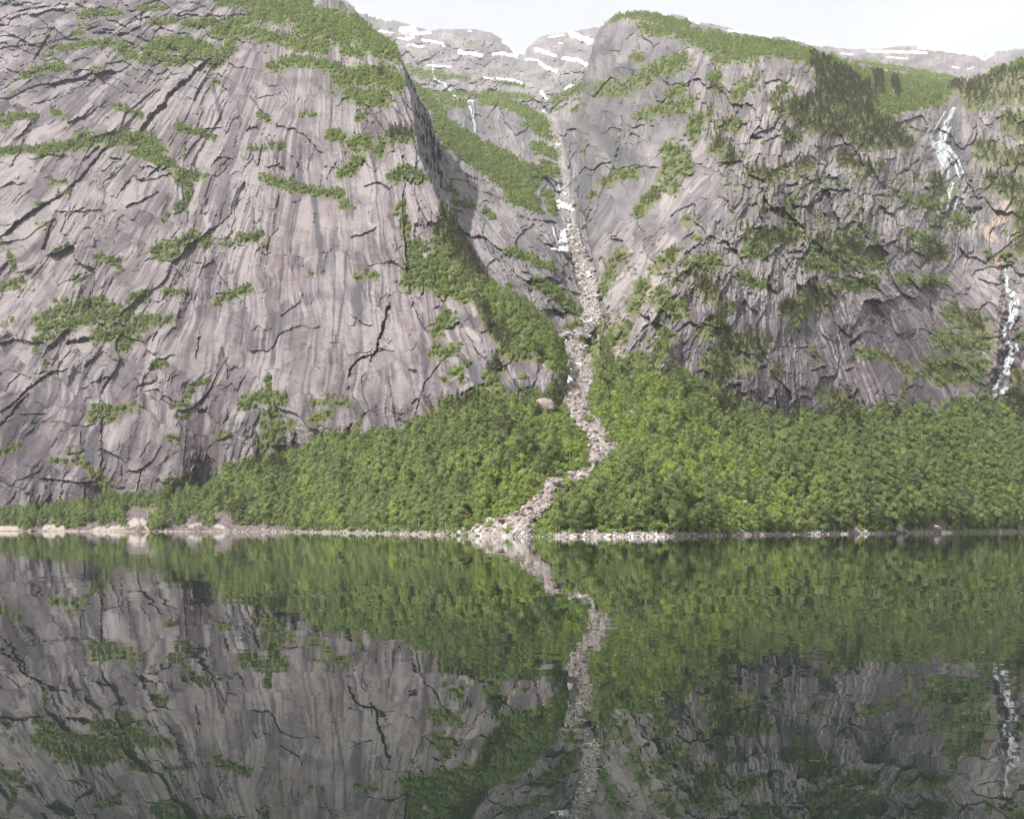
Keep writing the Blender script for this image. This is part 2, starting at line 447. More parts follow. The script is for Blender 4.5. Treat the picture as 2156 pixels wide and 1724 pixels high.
PINE_STROKES_L = S(2, [([(560,1290),(600,1350),(680,1450),(780,1600),(850,1700)],120), ([(330,860),(420,860)],56), ([(240,480)],30), ([(40,300)],26)]) + S(5, [([(600,900),(760,850),(900,850)],60), ([(900,300),(1000,450),(960,600)],90), ([(1180,540),(1280,600)],50)]) + S(4, [([(1680,930),(1720,900)],30)])

VEG_GULLY_POLY = pts(2, [(560,680),(700,760),(880,880),(1000,930),(1120,990),(1250,1060),(1370,1070),(1350,1110),(1300,1120),(1250,1180),(1230,1230),(1290,1370),(1180,1340),(1030,1280),(1020,1210),(900,1110),(800,1050),(650,940),(590,830)])
VEG_GULLY = S(2, [([(440,470),(480,560),(560,650),(620,720)],50), ([(520,580),(700,640),(770,660)],36), ([(900,620),(1100,670),(1250,760),(1300,800)],46), ([(1180,780),(1330,870)],36), ([(1230,930),(1350,980)],40), ([(1280,1050),(1350,1090)],46),
  ([(910,1340),(960,1370)],24), ([(680,1180),(720,1230)],20), ([(1060,1590),(1200,1640),(1330,1700)],30), ([(1340,650),(1450,600),(1540,560)],50), ([(1470,700),(1540,660)],22), ([(1300,1230),(1340,1330)],36), ([(700,1280),(820,1300)],24)]) + \
  S(5, [([(1230,60),(1350,130),(1470,240)],44), ([(1050,80),(1090,110)],12), ([(1430,350),(1500,320)],22)])
VEG_FAR = S(2, [([(400,430),(520,470),(640,480)],36), ([(640,600),(900,600),(1000,640)],26), ([(900,590),(1200,620)],28), ([(420,540),(700,640)],24), ([(1000,520),(1150,545)],14), ([(1340,640),(1540,540)],40), ([(600,470),(800,500)],18)])
VEG_RIGHT = S(2, [([(1680,110),(1800,90),(1950,110),(2156,160)],46), ([(1900,180),(2050,200),(2156,220)],52), ([(1640,570),(1800,560),(1950,470),(2100,400),(2156,380)],62), ([(1850,370),(1900,380)],40), ([(1880,740),(2000,700),(2156,680)],46),
  ([(2060,600),(2156,560)],40), ([(1660,1150),(1750,1110),(1850,1100)],46), ([(2080,950),(2120,1000),(2050,1100)],72), ([(2050,1170),(2100,1180)],60), ([(1880,1340),(1980,1230)],50), ([(1700,1690),(1780,1600)],46), ([(1990,1700),(2100,1600)],52), ([(1560,1250),(1600,1230)],20)]) + \
 S(3, [([(200,500),(220,560)],52), ([(340,620),(380,560)],56), ([(250,800),(340,790)],58), ([(220,930),(280,1000)],72), ([(100,750),(60,850)],62), ([(30,650)],62), ([(0,1000),(20,1080)],52), ([(450,1100),(560,1120)],58), ([(740,1060),(800,1040)],42),
  ([(1000,1000),(1180,1080)],44), ([(650,860),(720,870)],42), ([(1250,1040)],32), ([(600,1340),(680,1330)],42), ([(420,1500),(560,1500),(700,1500)],58), ([(1000,1500),(1080,1480)],37), ([(1130,1430)],37), ([(1500,1270),(1620,1310)],48),
  ([(1600,1150),(1680,1230)],62), ([(1720,1370),(1780,1400)],47), ([(1560,1560),(1650,1620)],52), ([(1440,1480),(1560,1520)],42), ([(1410,1250)],37), ([(420,1600),(520,1580)],62), ([(850,1560),(1000,1560),(1200,1600)],72), ([(800,1680),(1000,1680),(1250,1660)],48),
  ([(50,1680),(200,1650)],62), ([(80,1500)],32), ([(20,1400)],42), ([(1910,1590),(1940,1640)],24), ([(2050,1620),(2130,1580)],60), ([(1850,600),(2156,560)],125), ([(2000,480),(2156,430)],70), ([(2060,760),(2156,800)],92), ([(1900,950),(2050,1000),(2156,1000)],85),
  ([(1960,1150),(2100,1200),(2156,1250)],80), ([(2120,1300),(2135,1500)],48), ([(180,700),(150,760)],30), ([(560,640),(640,560)],40), ([(700,1250),(640,1400)],24), ([(1560,640),(1740,560)],60)]) + \
 S(6, [([(120,80),(200,150)],72), ([(0,200),(20,260)],32), ([(300,230)],40), ([(350,20),(450,70),(520,60)],37), ([(650,230),(760,220),(900,200)],62), ([(760,150),(900,120)],52), ([(700,300),(780,260)],42), ([(980,80),(1100,80),(1200,60)],52), ([(720,350)],32),
  ([(150,380),(220,320),(260,420)],64), ([(200,520),(300,480),(400,450),(500,430)],72), ([(150,580),(300,600),(420,580)],62), ([(200,680),(250,760),(330,820)],48), ([(590,650),(600,610)],42), ([(1100,500),(1200,520),(1330,560)],37), ([(1400,600),(1440,640)],42),
  ([(1390,720),(1400,780)],27), ([(1700,250),(1780,300),(1880,340)],74), ([(1640,420),(1750,450),(1900,430)],84), ([(1560,600),(1700,600),(1880,580)],82), ([(1620,680),(1850,660)],42), ([(1530,60),(1640,60)],42), ([(1360,30),(1420,60)],37), ([(830,520),(850,540)],24),
  ([(2130,400),(2150,420)],42), ([(2100,650),(2140,700)],62), ([(2080,780),(2120,820)],62), ([(880,760),(940,800),(1030,800)],52)]) + \
 S(5, [([(1700,20),(1650,110)],45), ([(1900,80),(1850,220)],60), ([(2000,150),(2100,250)],70), ([(1800,330),(1780,420)],40), ([(1700,420),(1600,500)],60), ([(1850,560),(2000,640)],80), ([(2050,400),(2000,560)],60), ([(1620,560),(1750,620)],60), ([(1640,300),(1600,350)],30)])
VEG_RIGHT_POLY = [pts(3, [(-20,165),(150,175),(350,220),(700,260),(900,345),(1050,400),(1200,425),(1500,480),(1740,530),(1800,520),(1720,640),(1560,640),(1500,700),(1340,740),(1400,820),(1480,900),(1440,960),(1200,960),(1060,950),(1040,880),(800,860),(680,780),(560,720),(560,660),(640,620),(800,600),(840,540),(800,430),(540,360),(420,400),(230,430),(120,330),(-20,270)])]
PINE_RIGHT = S(3, [([(600,690),(900,700),(1000,800)],110), ([(800,780),(1050,820),(1350,900)],110), ([(850,480),(1100,620),(1100,700)],110), ([(2000,600),(2156,600)],140), ([(2060,760),(2156,900),(2156,1300)],140), ([(1750,560),(1850,600)],70), ([(1950,960),(2000,1150)],110), ([(200,800),(280,980)],90), ([(450,1100),(600,1330)],90), ([(420,1500),(560,1530)],70),
   ([(900,1560),(1200,1600)],60), ([(1180,1050),(1000,1010)],50), ([(1240,480),(1240,600)],30), ([(1340,520),(1360,600)],25), ([(1600,1150),(1680,1250)],60), ([(2050,1600),(2156,1724)],80), ([(200,560),(160,720)],50), ([(650,860),(740,1060)],50), ([(1560,1560),(1650,1640)],60), ([(2120,1300),(2135,1500)],60)]) + \
   S(6, [([(120,60),(200,170)],60), ([(650,230),(900,200)],60), ([(200,350),(240,440)],60), ([(200,520),(500,440)],60), ([(200,640),(330,820)],60), ([(1760,260),(1860,360)],50), ([(880,760),(940,800),(1030,800)],70), ([(2080,560),(2130,820)],90), ([(590,650),(600,610)],40), ([(1300,540),(1400,720)],40)])

# dark clefts and overhangs: (polyline, half width in photo pixels, depth in metres)
def K(c, L):
    return [(pts(c, p), wd, dp) for p, wd, dp in L]
CR_LEFT = K(5, [([(300,205),(270,330),(235,420),(225,480)],4.0,9), ([(225,480),(200,515),(100,550),(60,600),(50,660)],2.6,7), ([(760,768),(840,722),(920,708)],4.5,9), ([(430,618),(465,626)],3.5,6), ([(60,270),(150,330),(190,330)],1.6,4), ([(300,660),(320,800),(350,960)],2.5,3), ([(440,160),(500,320),(540,370)],2.0,4), ([(980,740),(1000,830)],1.6,4), ([(10,1010),(60,960)],3,5), ([(700,480),(520,700),(470,900)],1.6,3)]) + \
  K(4, [([(330,625),(230,690),(150,760),(80,830),(10,880)],3.5,8), ([(170,770),(100,850),(0,960)],3.5,8), ([(430,442),(560,425)],6,9), ([(130,890),(280,892)],1.5,4), ([(260,1300),(400,1310),(520,1335),(575,1312)],2.2,6), ([(570,1240),(580,1300)],2.5,6), ([(340,626),(430,612)],2.0,4), ([(30,740),(120,640)],1.5,3), ([(1400,470),(1440,600),(1440,660)],1.0,3), ([(1260,400),(1240,540)],1.6,4), ([(510,1000),(515,1130),(430,1140)],1.2,3), ([(645,900),(640,1060),(650,1170),(630,1260)],2.2,5), ([(900,1240),(860,1390)],2,4), ([(1240,1180),(1210,1330)],3,5), ([(1780,270),(1900,180),(1910,130)],1.4,4), ([(200,1400),(190,1520)],2,3), ([(890,1160),(950,1050)],1.2,3), ([(1180,990),(1160,1250)],2.0,3)]) + \
  K(1, [([(1330,380),(1240,450),(1200,500),(1100,580),(1050,650),(980,720),(930,790),(900,820)],9,14), ([(680,930),(600,1020),(520,1120),(400,1230),(300,1290),(150,1380),(30,1490)],5,8), ([(900,90),(890,170),(800,225),(600,215)],5,9), ([(1120,100),(1400,110),(1620,95)],4,8), ([(320,200),(290,260),(220,380)],5,9), ([(890,1150),(1000,1125),(1080,1100)],2.5,6), ([(800,1310),(900,1270),(1000,1220)],2.5,6), ([(1750,800),(1850,820),(1950,880),(2030,970)],3,7), ([(330,1400),(300,1500),(270,1570)],4,7), ([(860,1120),(900,1160)],2,5), ([(0,1500),(120,1400),(260,1300)],3,6),
        ([(1580,610),(1640,700),(1750,790)],2,5), ([(0,130),(60,90),(200,60),(420,30)],3,7), ([(480,30),(560,60)],2,5), ([(0,310),(140,290),(260,300)],2,5), ([(700,1000),(760,1010)],3,6), ([(1350,1030),(1380,1000),(1470,1010)],2.5,5), ([(1690,1060),(1760,1040)],2.0,5), ([(1300,820),(1390,810)],2,5), ([(350,1340),(640,1330)],1.8,5), ([(450,1290),(380,1480)],2.0,4), ([(620,930),(550,1000)],4,7), ([(1600,580),(1620,630),(1780,590)],1.6,3)]) + \
  K(2, [([(290,1110),(350,1100),(380,1060)],3,6), ([(60,1500),(150,1480),(215,1440)],2.2,6), ([(200,430),(220,470)],4,7), ([(150,1180),(230,1150),(300,1200)],2.5,6), ([(270,560),(330,640)],3,6), ([(390,990),(410,1100)],3,6)])
CR_RIGHT = K(6, [([(300,712),(350,708)],4,7), ([(1050,455),(1080,430),(1115,400)],3.5,7), ([(1030,612),(1070,602)],2.5,6), ([(1040,792),(1080,770),(1100,740)],2.5,6), ([(1310,852),(1350,850)],4,6), ([(590,740),(600,920)],3,5), ([(680,890),(740,880)],2.5,6), ([(480,610),(520,590)],3.5,6), ([(160,290),(230,270)],5,7), ([(1870,40),(2000,80)],3,6), ([(820,620),(900,590)],2,5), ([(700,480),(790,470)],2,4), ([(420,820),(450,815)],2,4), ([(1560,180),(1575,300)],2.5,5)]) + \
  K(3, [([(680,1310),(800,1310),(880,1250),(890,1200),(1050,1210)],5,8), ([(1140,1200),(1130,1300),(1140,1400),(1100,1450)],4,7), ([(660,1180),(720,1165)],5,8), ([(750,1190),(800,1165)],4,7), ([(1200,1243),(1300,1240)],4,7), ([(430,865),(490,880)],5,7), ([(1830,1350),(1880,1320)],11,12), ([(1180,1560),(1260,1562),(1340,1530)],3.5,7), ([(650,1600),(740,1590)],4,7), ([(450,1450),(500,1440)],4,7), ([(1440,1050),(1480,1020)],5,8), ([(1540,1200),(1580,1190)],5,8), ([(920,940),(1000,920)],3,6), ([(850,1040),(900,1050)],3,6), ([(1380,1090),(1420,1070)],4,7), ([(1560,1440),(1620,1440)],6,8), ([(520,900),(600,860),(640,770)],2.5,5), ([(0,1110),(60,1110)],4,7), ([(290,580),(330,640)],3,5), ([(1690,760),(1700,900),(1740,980)],8,8)]) + \
  K(2, [([(1700,330),(1740,330)],5,8), ([(1540,850),(1560,860)],5,8), ([(1830,860),(1880,870)],6,9), ([(1640,710),(1700,720)],3,6), ([(1760,830),(1740,1050)],6,8), ([(1880,1050),(2010,1070)],4,7), ([(1580,1330),(1540,1440),(1510,1530)],5,8), ([(1710,1520),(1760,1530)],7,9), ([(1570,1620),(1580,1680)],7,9), ([(1640,1640),(1660,1690)],7,9), ([(1760,470),(1800,560)],3,6)])
CR_GULLY = K(2, [([(730,1450),(800,1500),(900,1510),(960,1560),(1030,1620)],7,10), ([(790,1120),(900,1150),(1000,1190)],5,8), ([(800,1190),(900,1220),(1020,1270)],5,8), ([(900,1270),(1000,1310)],3,6), ([(1150,1470),(1210,1430)],5,8), ([(1110,1370),(1200,1400)],4,7), ([(1080,990),(1150,1020),(1240,1070)],6,9), ([(1300,1140),(1380,1180)],9,12), ([(1230,1400),(1340,1420)],8,10), ([(1240,1520),(1330,1560)],6,9), ([(620,960),(680,1060)],6,9), ([(860,840),(950,860)],5,12), ([(700,780),(760,790)],4,9), ([(1200,640),(1290,690)],5,12)])
CR_FAR = K(2, [([(980,400),(1100,440),(1180,480)],4,22), ([(520,510),(620,530)],4,20), ([(1380,420),(1420,440)],4,25), ([(800,380),(900,430)],2.5,20), ([(1300,480),(1390,500)],4,22), ([(700,560),(800,580)],2.5,15), ([(480,350),(500,400)],3,15), ([(560,340),(580,400)],2,12)])
# colour stains that belong to the rock (wet varnish streaks, fresh scars)
DARK_STAIN = S(5, [([(30,-140),(20,100),(-10,300),(-40,460)],14), ([(-40,-140),(-45,100),(-55,480)],9), ([(300,650),(330,880),(350,960)],14), ([(120,60),(90,180),(120,300)],50), ([(820,600),(860,690)],60), ([(1080,720),(1250,740)],60)]) + \
             S(4, [([(1545,150),(1530,400),(1545,600)],14), ([(250,730),(200,900),(190,1100)],40), ([(560,560),(480,800)],30), ([(560,1000),(560,1200)],60), ([(360,1240),(280,1480)],25), ([(180,1180),(90,1500)],16), ([(2080,1000),(2000,1120)],50), ([(1720,260),(1730,430)],22), ([(1500,950),(1480,1150)],50)]) + \
             S(1, [([(1980,1230),(2000,1400),(2030,1720)],30), ([(1440,1160),(1380,1320)],16), ([(1350,560),(1400,760)],18), ([(1500,640),(1520,780)],14), ([(1560,430),(1540,520)],14)])
SCAR = S(3, [([(2040,1290),(2040,1350),(1980,1400)],46), ([(470,900),(460,960)],20), ([(200,720),(190,840)],22), ([(2000,1640),(1990,1700)],34), ([(1900,1440),(1950,1500)],40), ([(1440,800),(1500,860)],45)]) + S(5, [([(1790,240),(1740,320)],26), ([(1900,420),(1880,500)],16), ([(1760,480),(1720,560)],22), ([(830,200),(840,260)],22), ([(790,360),(860,420)],26)]) + S(2, [([(180,1420),(210,1430)],16), ([(1740,360),(1760,380)],22), ([(1660,980),(1690,1040)],22)])

CHUTE_L = pts(5, [(1420,-300),(1440,-150),(1480,0),(1530,100),(1510,200),(1500,290),(1425,400),(1400,480),(1440,600),(1460,680),(1380,760),(1430,860),(1480,960),(1560,1030),(1580,1080),(1560,1130),(1570,1220),(1440,1260),(1440,1290),(1290,1300),(1280,1380),(1200,1430),(1140,1470),(1130,1520),(960,1550),(800,1650)])
CHUTE_R = pts(5, [(1490,-300),(1540,-120),(1600,0),(1640,60),(1620,160),(1640,240),(1700,250),(1800,200),(1720,330),(1600,400),(1560,480),(1560,560),(1600,660),(1550,790),(1560,860),(1620,920),(1680,1000),(1700,1060),(1770,1080),(1660,1180),(1580,1260),(1520,1310),(1440,1360),(1350,1370),(1340,1440),(1300,1500),(1220,1570),(1210,1650)])
CHUTE = CHUTE_L + [(985, 1140), (1125, 1140)] + CHUTE_R[::-1]

# ------------------------------------------------------------------ build a landform
STEP = 2.0
LAYERS = {}
class Layer:
    pass

def grid(x0, x1, y0, y1, step=STEP):
    xs = np.arange(x0, x1 + step, step); ys = np.arange(y0, y1 + step, step)
    return np.meshgrid(xs, ys)

def sample(A, L, px, py):
    """bilinear lookup in layer grid"""
    fx = np.clip((px - L.x0) / L.step, 0, A.shape[1] - 1.001); fy = np.clip((py - L.y0) / L.step, 0, A.shape[0] - 1.001)
    i = fy.astype(int); j = fx.astype(int); a = fx - j; b = fy - i
    return (A[i, j] * (1 - a) + A[i, j + 1] * a) * (1 - b) + (A[i + 1, j] * (1 - a) + A[i + 1, j + 1] * a) * b

def layer_mesh(name, L, mat, kind='structure', lab=None):
    X, Y, Z = world(L.px, L.py, L.Y)
    idx = np.full(L.mask.shape, -1, np.int64)
    m = L.mask
    q = m[:-1, :-1] & m[1:, :-1] & m[:-1, 1:] & m[1:, 1:]
    used = np.zeros_like(m)
    used[:-1, :-1] |= q; used[1:, :-1] |= q; used[:-1, 1:] |= q; used[1:, 1:] |= q
    idx[used] = np.arange(used.sum())
    V = np.c_[X[used], Y[used], Z[used]]
    Fc = np.c_[idx[:-1, :-1][q], idx[1:, :-1][q], idx[1:, 1:][q], idx[:-1, 1:][q]]
    me = mesh_from(name, V, Fc, mat, L.col[used])
    o = link(name, me)
    tag(o, lab, None, None, kind)
    L.obj = o
    return o

def shingle(f, n, w=0.10):
    """overlapping slabs along the contours of a field: slow rise, then a sharp step"""
    q = f * n
    fr = q - np.floor(q)
    return np.where(fr < w, 1 - fr / w, (fr - w) / (1 - w)), np.floor(q)

def plates(c, r, size, asp, seed, warp=0.5):
    wx = fbm(c / size * 0.8, r / size * 0.5, seed + 3, 3) * warp
    wy = fbm(c / size * 0.8, r / size * 0.5, seed + 5, 3) * warp
    f1, f2, cid, dx, dy = worley(c / size + wx, r / (size * asp) + wy, seed)
    R = RND[cid]
    h = (R[:, :, 0] - 0.5) * 1.0 + (R[:, :, 1] - 0.5) * 1.3 * dx + (0.25 + R[:, :, 2]) * 0.9 * dy
    edge = sst(0.10, 0.0, f2 - f1) * (R[:, :, 3] > 0.45)
    return h, edge, R

def fall_coords(px, py, cx, cy):
    """polar fall-line coordinates round a point above the cliff: across, along (photo pixels)"""
    ang = np.arctan2(px - cx, py - cy)
    rad = np.hypot(px - cx, py - cy)
    return ang * 1000.0, rad

def veg_noise(px, py, seed):
    return 0.75 * fbm(px / 16.0, py / 9.0, seed, 4) + 0.35 * fbm(px / 5.0, py / 3.4, seed + 31, 2) - 0.08

def apply_cracks(Y, px, py, cracks, mpp):
    """cut clefts; the lip above a cleft stands proud so that it overhangs"""
    wob = 4.0 * fbm(px / 14.0, py / 14.0, 71, 3)
    wob2 = 4.0 * fbm(px / 14.0, py / 14.0, 75, 3)
    wn = 1 + 0.9 * fbm(px / 20.0, py / 20.0, 79, 2)
    for P, wd, dp in cracks:
        xs = [p[0] for p in P]; ys = [p[1] for p in P]; pad = wd * 6 + 14
        j0 = np.searchsorted(px[0], min(xs) - pad); j1 = np.searchsorted(px[0], max(xs) + pad); i0 = np.searchsorted(py[:, 0], min(ys) - pad); i1 = np.searchsorted(py[:, 0], max(ys) + pad)
        if j1 <= j0 or i1 <= i0: continue
        sl = (slice(i0, i1), slice(j0, j1))
        d = seg_dist(px[sl] + wob[sl], py[sl] + wob2[sl], P)
        fade = np.clip(0.15 + 1.1 * np.clip(wn[sl], 0, 2) - 0.25, 0, 1.2)
        wl = np.maximum(wd * wn[sl] * 0.50, 1.0)
        cut = sst(wl * 1.6, wl * 0.5, d) * dp * 0.62 * fade
        d2 = seg_dist(px[sl] + wob[sl], py[sl] + wob2[sl] + wd * 1.5, P)      # lip, a little higher up
        lip = sst(wl * 3.4, wl * 0.6, d2) * dp * 0.33
        Y[sl] += cut * 0.9 - lip * (cut < 0.1 * dp)
    return Y

def rock_palette(stain, warm, dark, band):
    light = np.array((0.278, 0.248, 0.246)); mid = np.array((0.116, 0.098, 0.104)); pur = np.array((0.062, 0.048, 0.056)); blue = np.array((0.075, 0.074, 0.082)); pink = np.array((0.180, 0.142, 0.140))
    col = mixc(np.broadcast_to(light, stain.shape + (3,)), np.broadcast_to(mid, stain.shape + (3,)), np.clip(stain, 0, 1))
    col = mixc(col, pink, np.clip(warm, 0, 1) * 0.6)
    col = mixc(col, pur, np.clip(dark, 0, 1))
    col = mixc(col, blue, np.clip(band, 0, 1))
    return col

MOSS = np.array((0.085, 0.105, 0.035)); HEATH = np.array((0.130, 0.120, 0.055))

TOPX = [-320, 0, 75, 130, 200, 270, 330, 400, 450, 520, 560, 640, 680, 760, 840, 900, 950, 1040, 1120, 1180, 1200, 1215, 1235, 1262, 1275, 1300, 1346, 1386, 1438, 1458, 1488, 1531, 1581, 1631, 1700, 1850, 1990, 2040, 2080, 2156, 2480]
TOPY = [1085, 1085, 1075, 1068, 1060, 1055, 1045, 1035, 1012, 1005, 1000, 965, 945, 940, 930, 905, 885, 865, 852, 862, 840, 720, 600, 640, 770, 795, 805, 815, 805, 820, 845, 870, 885, 905, 905, 895, 895, 872, 862, 870, 870]
def fan_top(px):
    return np.interp(px, TOPX, TOPY)

def seat(Df, px, py, fade):
    """bring the foot of a cliff onto the fan"""
    ft = fan_top(px[0])
    gap = D_FAN(px[0], ft) + 1.5 - Df(px[0], ft)
    up = np.clip(ft[None] - py, 0, 999)
    return gap[None] * np.exp(-up / fade) + np.clip(py - ft[None], 0, 300) * 4.0

def blend(sets, masks):
    w = np.sum(masks, 0) + 1e-6
    return [sum(m * a for m, a in zip(masks, col)) / w for col in zip(*sets)]

def rock_detail(px, py, cw, rw, sd, ru, sc=1.0, slab_bias=0.0):
    """relief and colour fields of glacier-polished granite. cw runs across the fall line, rw down it"""
    disp = 11 * fbm(cw / (140 * sc), rw / (240 * sc), sd, 3)
    h1, e1, R1 = plates(cw, rw, 90 * sc, 1.6, sd + 1, 0.35)
    h2, e2, R2 = plates(cw, rw, 33 * sc, 1.8, sd + 2, 0.32)
    h3, e3, R3 = plates(cw, rw, 13 * sc, 1.7, sd + 3, 0.35)
    cw0 = cw
    cw = cw + (0.5 + 0.5 * np.clip(ru, 0, 1)) * (60 * R1[:, :, 0] + 22 * R2[:, :, 1] + 0.34 * (rw % 400 - 200) * (R1[:, :, 1] - 0.5) * 0.8)
    g1 = sst(-0.15, 0.35, fbm(px / 70, py / 55, sd + 4, 3)); g2 = sst(-0.15, 0.3, fbm(px / 50, py / 60, sd + 5, 3)); g3 = sst(0.0, 0.4, fbm(px / 45, py / 40, sd + 18, 3))
    f = fbm(cw / (120 * sc), rw / (170 * sc), sd + 6, 4)
    s1, k1 = shingle(f + 0.0016 * rw, 3.4, 0.10)
    # leaves of rock along the fall line: gentle side to the light, steep side away from it
    w1 = fbm(cw / (95 * sc), rw / (190 * sc), sd + 19, 4); w2 = fbm(cw / (40 * sc), rw / (110 * sc), sd + 20, 4); w3 = fbm(cw / (18 * sc), rw / (60 * sc), sd + 21, 3)
    a1, q1 = shingle(cw0 / (75 * sc) + 1.0 * w1, 1.0, 0.13)
    a2, q2 = shingle(cw / (30 * sc) + 0.95 * w2, 1.0, 0.17)
    a3, q3 = shingle(cw / (12.5 * sc) + 0.8 * w3, 1.0, 0.22)
    r1 = RND[(q1.astype(np.int64) * 37 + 5) & 4095, 0]; r2 = RND[(q2.astype(np.int64) * 53 + 9) & 4095, 1]
    v1 = sst(-0.35, 0.25, fbm(cw / (30 * sc), rw / (130 * sc), sd + 22, 3)); v2 = sst(-0.25, 0.3, fbm(cw / (16 * sc), rw / (75 * sc), sd + 23, 3)); v3 = sst(-0.2, 0.3, fbm(cw / (10 * sc), rw / (40 * sc), sd + 24, 2))
    disp = disp + (0.18 + 0.45 * ru) * (5.2 * a1 * v1 * (0.4 + r1) + 3.1 * a2 * v2 * (0.4 + r2) + 1.0 * a3 * v3 * g3)
    disp = disp + ru * (6.2 * h1 + 3.4 * h2 * (0.35 + 0.65 * g2) + 1.3 * h3 * g1 * g3 - 0.5 * e1 * g3 - 0.4 * e2 * g3 - 0.3 * e3 * g1)
    disp = disp + (0.2 + 0.8 * ru) * (2.0 * s1 * g3)
    rib = fbm(cw / (11 * sc), rw / (170 * sc), sd + 8, 3)
    g4 = sst(-0.1, 0.4, fbm(px / 55, py / 45, sd + 25, 3))
    disp = disp + (0.35 + 0.7 * g4) * rib + 0.40 * g4 * ridged(cw / (6 * sc), rw / (80 * sc), sd + 9, 2)
    disp = disp + 0.28 * fbm(cw / 40, rw / 3.2, sd + 10, 2)
    disp = disp + ru * (1.3 * ridged(cw / (26 * sc), rw / (32 * sc), sd + 11, 4) * (0.3 + 0.7 * g1) + 0.7 * fbm(px / 5, py / 5, sd + 12, 3))
    g5 = sst(-0.25, 0.3, fbm(cw / (60 * sc), rw / (150 * sc), sd + 26, 3))
    lines = (0.25 + 0.75 * g5) * (1.25 * fbm(cw / (9 * sc), rw / (420 * sc), sd + 13, 3) + 0.45 * fbm(cw / 3.6, rw / 170, sd + 14, 2))
    blot = fbm(cw / (50 * sc), rw / (130 * sc), sd + 15, 4) + 0.60 * (R2[:, :, 3] - 0.5) + 0.45 * (R1[:, :, 3] - .5) + 0.3 * g3 * (R3[:, :, 3] - .5)
    wide = fbm(cw / (18 * sc), rw / (480 * sc), sd + 16, 3)
    bandh = sst(0.0, 0.5, fbm(cw / 70, rw / 2.8, sd + 17, 2))
    return disp, blot + 0.35 * (r2 - 0.5) * v2, lines, wide, bandh, s1 * g1

